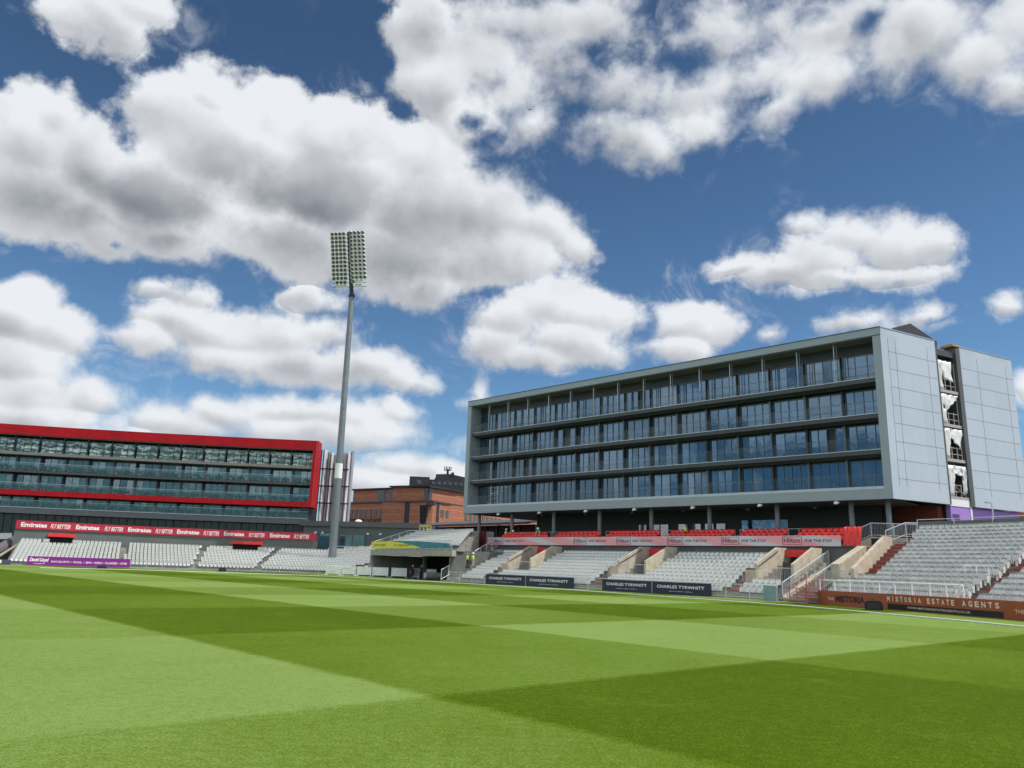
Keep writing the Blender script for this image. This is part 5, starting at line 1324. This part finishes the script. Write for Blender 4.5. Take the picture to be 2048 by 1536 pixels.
q = MB(); q.box(FL_, 6.1, 7.6, 0, .06, 9, 15.9); q.build('downpipe_panel', DRUST, aca); q = MB(); q.box(FR_, 2.9, 4.1, 0, .06, 9, 15.9); q.build('downpipe_panel', DRUST, aca)
q = MB(); q.prism([FL_(2.6, .06, 10.6), FL_(.9, .06, 10.6), FL_(.55, .06, 14.95), FL_(3.0, .06, 14.95)], FL_.n*.05); q.build('corner_window', BLACK, aca)
q = MB(); q.box(FL_, .6, 3.0, .0, .4, 10.2, 10.5); q.build('ledge', mat('pale stone', (.5, .42, .34), .8), aca)
t = MB(); put_text(t, 'UNIVERSITY ACADEMY 92', lambda u, v: FL_(27.4-(27.4-11.2)*u, .25, 10.7+1.45*v), bold=.05); t.build('lettering', DARKT, aca)
# dark roof box with antennas
rbx = at(818, 976, 215); RF = Frame((rbx.x, rbx.y, 0), d=(1, .12, 0)); sc_ = 215/1544
def zz(y, x=870): return at(x, y, 215).z
rb = empty('office_block', RF(6, -5, 0), 'dark slate clad office block with antennas rising behind the orange brick building', 'building'); bpy.context.view_layer.update()
q = MB(); q.box(RF, 0, 40*sc_, -12, 0, 0, zz(953, 840)); q.box(RF, 33*sc_, 60*sc_, -14, -.6, 0, zz(958)); q.box(RF, 50*sc_, 190*sc_, -16, -.3, 0, zz(947, 900)-1.2); q.build('wall', DRUST, rb)
q = MB(); q.prism([RF(52*sc_, -2, zz(960)), RF(52*sc_, -2, zz(946)), RF(80*sc_, -2, zz(944)), RF(120*sc_, -2, zz(952, 900)), RF(120*sc_, -2, zz(975, 900))], Vector((0, 6, 0))); q.build('roof', DRUST, rb)
q = MB(); q.box(RF, 83*sc_, 89*sc_, -3, -2, zz(950), zz(943)+.3); q.build('chimney', DRUST, rb)
q = MB(); b_ = RF(76*sc_, -3, zz(948)); U = Vector((0, 0, 1)); q.tube(b_, b_+U*1.9, .35, n=6)
for k in range(5): q.tube(b_+Vector((-.9+.45*k, 0, 1.5)), b_+Vector((-.9+.45*k, 0, 2.7)), .13, n=5)
q.tube(b_+Vector((-1, 0, 1.7)), b_+Vector((1, 0, 1.7)), .09); q.build('antenna', BLACK, rb)
for i in range(12):
    q = MB(); a = (45+i*11)*sc_; q.box(RF, a, a+.9, -.3, -.22, zz(968)-.0, zz(962)); q.build('window', mat('greyish glass', (.06, .07, .09), .2), rb)
q = MB(); q.box(RF, 2, 3.2, 0, .05, zz(968), zz(961)); q.build('window', mat('greyish glass', (.06, .07, .09)), rb)
# low dark service building under the brick wall
sa, sb_ = at(828, 1060, 140), at(1060, 1060, 116); SF = Frame((sa.x, sa.y, 0), d=Vector((sb_.x-sa.x, sb_.y-sa.y, 0))); Lq = (Vector((sb_.x, sb_.y))-Vector((sa.x, sa.y))).length
z8 = at(900, 1047, 132).z; z7 = at(900, 1053, 132).z
sv_ = empty('service_building', SF(5, -3, 0), 'low dark fronted service building with a grey canopy behind the raised white seats', 'building'); bpy.context.view_layer.update()
q = MB(); q.box(SF, 0, Lq, -5, -1, 0, z7); q.build('wall', BLACK, sv_)
q = MB(); q.prism([SF(0, .6, z7-.05), SF(0, -5, z8+.5), SF(0, -5, z8+.7), SF(0, .6, z7+.3)], SF.d*Lq); q.build('canopy', mat('slate canopy', (.06, .065, .07), .6), sv_)
q = MB(); q.box(SF, 5.4, 6.9, -.95, -.85, 5, z7-.1); q.build('blue_panel', BLUEP, sv_)
for i in range(11):
    a = .8+i*2.7; q = MB(); q.box(SF, a, a+.18, -.98, -.7, 3, z7-.1); q.build('post', mat('dull red brown post', (.10, .035, .03), .7), sv_)
# yellow buggy frame
yc = at(850, 1066, 124); yf = MB(); Fy = Frame((yc.x, yc.y, 0), d=(1, 0, 0)); z0 = at(850, 1065, 124).z
tr = empty('platform_trolley', (yc.x, yc.y, z0), 'small yellow framed trolley standing behind the raised white seats', 'trolley'); bpy.context.view_layer.update()
for x_ in (-.95, -.35, .3, .9): yf.tube(Fy(x_, 0, z0), Fy(x_+(.15 if x_ < 0 else 0), 0, z0+1.0), .07, n=5)
yf.tube(Fy(-.8, 0, z0+1.0), Fy(.9, 0, z0+1.0), .08, n=5); yf.tube(Fy(.3, 0, z0+.5), Fy(.9, 0, z0+.5), .08, n=5); yf.build('frame', YELM, tr)
yb_ = MB(); yb_.box(Fy, -.95, .95, -.35, .35, z0, z0+.22); yb_.build('deck', YELM, tr)

# thin lamp post beside the lilac boards
lpz = at(1988, 1048, 66); lampo = MB(); ztp = at(1986, 1006, 66).z
ro = empty('lamp_post', (lpz.x, lpz.y, 0), 'slim grey lamp post rising in front of the lilac boards', 'lamp post'); bpy.context.view_layer.update()
lampo.tube((lpz.x, lpz.y, 0), (lpz.x, lpz.y, ztp), .07, .05, n=8); lampo.build('pole', GALV, ro)
q = MB(); q.tube((lpz.x-.32, lpz.y, ztp), (lpz.x+.1, lpz.y, ztp+.03), .05); q.box(Frame((lpz.x-.3, lpz.y, 0), d=(1, 0, 0)), -.22, .16, -.12, .12, ztp-.02, ztp+.09); q.build('lamp_head', GALV, ro)
# scaffold tower on the lowest hotel balcony
s0 = HF(50.2, -.95, 9.82); sf = MB(); Fsf = Frame(HF(50.2, -.95, 0), d=HF.d, n=HF.n)
for a in (-.65, .65):
    for o in (-.35, .35): sf.tube(Fsf(a, o, 9.82), Fsf(a, o, 12.2), .03, n=5)
for z in (10.0, 10.5, 11.0, 11.5, 12.0):
    for o in (-.35, .35): sf.tube(Fsf(-.65, o, z), Fsf(.65, o, z), .025, n=4)
sf.box(Fsf, -.65, .65, -.35, .35, 11.2, 11.25); sf.tube(Fsf(-.65, .35, 9.9), Fsf(-1.1, .5, 9.84), .03); sf.tube(Fsf(.65, .35, 9.9), Fsf(1.1, .5, 9.84), .03)
tag(sf.build('scaffold_tower', mat('aluminium', (.5, .52, .52), .4, .5)), 'small aluminium scaffold tower at the left end of the lowest hotel balcony', 'scaffold')
# bird
bp = at(1060, 219, 190); bd = MB()
bd.prism([bp+Vector(v) for v in ((-.22, 0, -.02), (0, -.04, .05), (.22, 0, .0), (.0, 0, -.06))], Vector((0, .25, 0)))
for s in (-1, 1): bd.prism([bp+Vector(v) for v in ((.03*s, 0, .02), (.35*s, .05, .13), (.62*s, .12, .02), (.3*s, .18, .06))], Vector((0, 0, .02)))
tag(bd.build('bird', BLACKP), 'tiny dark bird flying high beneath the big cloud', 'bird')

# ======================= people
def person(p, face_az, J, label, mats, group=None, helmet=None, vest=None, h=1.75):
    """J: joints in body space (x right, y forward, z up), metres for a 1.75 m figure"""
    d = dict(pel=(0, 0, .95), che=(0, .0, 1.28), nec=(0, .01, 1.47), hed=(0, .03, 1.56), top=(0, .02, 1.74),
             ls=(-.18, 0, 1.42), le=(-.25, .02, 1.13), lw=(-.24, .12, .90), lh=(-.24, .16, .82), rs=(.18, 0, 1.42), re=(.25, .02, 1.13), rw=(.24, .12, .90), rh=(.24, .16, .82),
             lp=(-.09, 0, .90), lk=(-.11, .03, .50), la=(-.12, 0, .09), lt=(-.13, .16, .04), rp=(.09, 0, .90), rk=(.11, .03, .50), ra=(.12, 0, .09), rt=(.13, .16, .04))
    d.update(J); names = list(d)
    R = dict(pel=.155, che=.165, nec=.06, hed=.095, top=.08, ls=.07, le=.048, lw=.036, lh=.04, rs=.07, re=.048, rw=.036, rh=.04, lp=.095, lk=.062, la=.045, lt=.04, rp=.095, rk=.062, ra=.045, rt=.04)
    E = [('pel', 'che'), ('che', 'nec'), ('nec', 'hed'), ('hed', 'top'), ('che', 'ls'), ('ls', 'le'), ('le', 'lw'), ('lw', 'lh'), ('che', 'rs'), ('rs', 're'), ('re', 'rw'), ('rw', 'rh'),
         ('pel', 'lp'), ('lp', 'lk'), ('lk', 'la'), ('la', 'lt'), ('pel', 'rp'), ('rp', 'rk'), ('rk', 'ra'), ('ra', 'rt')]
    me = bpy.data.meshes.new('person'); me.from_pydata([d[k] for k in names], [(names.index(a), names.index(b)) for a, b in E], [])
    ob = bpy.data.objects.new('tmp', me); COL.objects.link(ob)
    sk = ob.modifiers.new('s', 'SKIN'); ob.modifiers.new('u', 'SUBSURF').levels = 1
    if not me.skin_vertices:
        bpy.context.view_layer.objects.active = ob
    sv = me.skin_vertices[0].data if me.skin_vertices else None
    if sv:
        for k, n in enumerate(names): sv[k].radius = (R[n], R[n]*(.72 if n in ('pel', 'che') else 1)); sv[k].use_root = (n == 'pel')
    dg = bpy.context.evaluated_depsgraph_get(); m2 = bpy.data.meshes.new_from_object(ob.evaluated_get(dg)); bpy.data.objects.remove(ob)
    m2.name = 'person'; m2.materials.clear()
    for m_ in mats: m2.materials.append(m_)          # skin, top, trousers, shoes
    seg = {('nec', 'hed'): 0, ('hed', 'top'): 0, ('lw', 'lh'): 0, ('rw', 'rh'): 0, ('la', 'lt'): 3, ('ra', 'rt'): 3, ('lp', 'lk'): 2, ('lk', 'la'): 2, ('rp', 'rk'): 2, ('rk', 'ra'): 2, ('pel', 'lp'): 2, ('pel', 'rp'): 2}
    for f in m2.polygons:
        c = f.center; best = None
        for a, b in E:
            A, B = Vector(d[a]), Vector(d[b]); t = max(0, min(1, (c-A).dot(B-A)/(B-A).length_squared)); di = (c-A.lerp(B, t)).length
            if best is None or di < best[0]: best = (di, (a, b), t)
        mi = seg.get(best[1], 1)
        if best[1] == ('pel', 'che') and best[2] < .12: mi = 2
        f.material_index = mi; f.use_smooth = True
    o = bpy.data.objects.new('person', m2); COL.objects.link(o); o.location = p; o.rotation_euler.z = -R_(face_az); tag(o, label, 'person', group)
    # hands: five fingers, face and hair or helmet
    hp0, ht0 = Vector(d['hed']), Vector(d['top']); upv = (ht0-hp0).normalized(); fwv = Vector((0, 1, 0)); fwv = (fwv-upv*fwv.dot(upv)).normalized()
    if fwv.length < .5: fwv = Vector((0, 0, -1))
    sd = fwv.cross(upv); cen = hp0+upv*.07
    q = MB(); M_ = Matrix((sd, fwv, upv)).transposed().to_4x4(); M_.translation = cen
    if helmet:
        q.lathe([(.155, .02), (.135, .03), (.13, .08), (.10, .14), (.04, .165)], 12, M_); q.lathe([(.165, .015), (.165, .028)], 12, M_); q.build('helmet', helmet, None).parent = o
    else:
        q.lathe([(.10, .0), (.112, .05), (.10, .10), (.05, .125)], 10, M_ @ Matrix.Translation((0, -.02, .01))); q.build('hair', HAIR, None).parent = o
    for a, b in (('lw', 'lh'), ('rw', 'rh')):
        A, B = Vector(d[a]), Vector(d[b]); dr = (B-A).normalized(); s2 = dr.orthogonal().normalized(); q = MB()
        for k in range(4): q.tube(B+s2*(-.03+.02*k), B+s2*(-.03+.02*k)*1.1+dr*(.085-.008*abs(k-1.4)), .009, .006, n=5)
        q.tube(B-dr*.02+s2*.03, B+s2*.07+dr*.03, .01, .008, n=5); q.build('fingers', mats[0], None).parent = o
    nz = MB(); nz.tube(cen+fwv*.08-upv*.01, cen+fwv*.115-upv*.03, .012, .016, n=5); nz.build('nose', mats[0], None).parent = o
    if vest:
        q = MB(); A, B = Vector(d['pel'])*.8+Vector(d['che'])*.2, Vector(d['che'])*.25+Vector(d['nec'])*.75; ax_ = (B-A).normalized(); s3 = Vector((1, 0, 0)); f3 = ax_.cross(s3).normalized()
        M2 = Matrix((s3*1.12, f3*.82, ax_)).transposed().to_4x4(); M2.translation = A
        q.lathe([(.185, -.05), (.19, .1), (.20, .25), (.19, .34), (.12, .42)], 12, M2); q.build('vest', vest, None, True).parent = o
        q = MB(); q.lathe([(.196, .1), (.198, .15)], 12, M2); q.build('reflective_band', mat('reflective silver', (.6, .6, .6), .3, .3), None).parent = o
    return o
BK = (SKIN, DCLOTH, DCLOTH, BLACKP)
person(gz(824, 1158.6), 170, dict(lh=(-.10, .24, 1.18), lw=(-.14, .20, 1.14), le=(-.27, .06, 1.15), rk=(.14, .05, .5), ra=(.16, -.03, .09)), 'person in black clothing standing by the barriers with one arm bent, the left one', BK)
person(gz(842, 1159.3), 205, dict(rh=(.05, .30, 1.08), rw=(.10, .25, 1.08), re=(.24, .06, 1.14), lh=(.02, .3, 1.04), lw=(-.08, .26, 1.06), le=(-.25, .05, 1.13)), 'person in black clothing standing with hands held in front, the right one', BK)
HV = (SKIN, HIVIS, DCLOTH, BLACKP)
walk = dict(lk=(-.1, .16, .52), la=(-.11, .14, .12), lt=(-.12, .30, .08), rk=(.1, .0, .48), ra=(.11, -.18, .10), rt=(.12, -.04, .04), lh=(-.26, .26, .95), lw=(-.26, .2, 1.0), rh=(.27, .12, .84))
def on(px, py, D): return at(px, py, D)
c_ = RL.pt(.35, 3.0, 1.46); person(c_, 40, walk, 'person in yellow jacket and black trousers climbing the steps, nearer the railing', HV, 'two workers on the steps', HELM, HIVIS)
c_ = RL.pt(1.0, 3.4, 1.46); person(c_, 75, dict(walk, lh=(-.2, .3, 1.1), lw=(-.22, .24, 1.08)), 'person in yellow jacket on the steps, just right of another worker', (SKIN, HIVIS, BEIGE, BLACKP), 'two workers on the steps', HELM, HIVIS)
bend = dict(che=(0, .26, 1.12), nec=(0, .40, 1.20), hed=(0, .48, 1.22), top=(0, .62, 1.30), ls=(-.18, .34, 1.14), le=(-.22, .42, .86), lw=(-.2, .52, .66), lh=(-.2, .55, .58), rs=(.18, .34, 1.14), re=(.22, .42, .86), rw=(.2, .52, .66), rh=(.2, .55, .58), lk=(-.11, .06, .50), rk=(.11, .06, .5))
c_ = at(889, 1078, 106); person(Vector((c_.x, c_.y, 4.6)), 100, bend, 'person in yellow jacket bending over the raised white seats', HV, None, HELM, HIVIS)
zdk = DECKZ+.13
def dkp(px, o): t = dpx(px, o, 6); return RL.pt(t, o, zdk)
GV = (SKIN, mat('pale grey shirt', (.4, .42, .4), .8), JEAN, BLACKP)
person(dkp(1019, DECKO+2.2)+Vector((0, 0, .4)), 130, bend, 'person in white helmet and green vest leaning over at the left end of the deck', GV, None, HELM, GRNC)
person(dkp(1012, DECKO+3.4)+Vector((0, 0, .3)), 60, {}, 'person in white helmet partly hidden behind the green vested worker at the deck end', GV, None, HELM, HIVIS)
person(dkp(1077, DECKO+1.5)+Vector((0, 0, .35)), 200, dict(bend, che=(0, .1, 1.2), nec=(0, .2, 1.36), hed=(0, .24, 1.44), top=(0, .32, 1.6), ls=(-.18, .14, 1.3), rs=(.18, .14, 1.3)), 'person in white helmet, green vest and blue trousers stooping among the red seats', GV, None, HELM, GRNC)
person(dkp(1372, DECKO+1.9)+Vector((0, 0, .4)), 95, dict(rh=(.2, .4, 1.1), rw=(.22, .34, 1.12), re=(.26, .1, 1.12), lh=(-.15, .42, 1.1), lw=(-.2, .36, 1.12), le=(-.26, .1, 1.14)), 'person in yellow vest with dark hair among the red seats below the hotel', (SKIN, mat('rust sleeve', (.3, .05, .03), .8), DCLOTH, BLACKP), None, None, HIVIS)

# ======================= the many seats of the other terraces
so = STUFF.build('stadium_seats', [WHITE_SEAT, SHADED_SEAT, CONC_D]); tag(so, 'rows of pale folding seats filling the farther terraces', 'seats', kind='stuff')
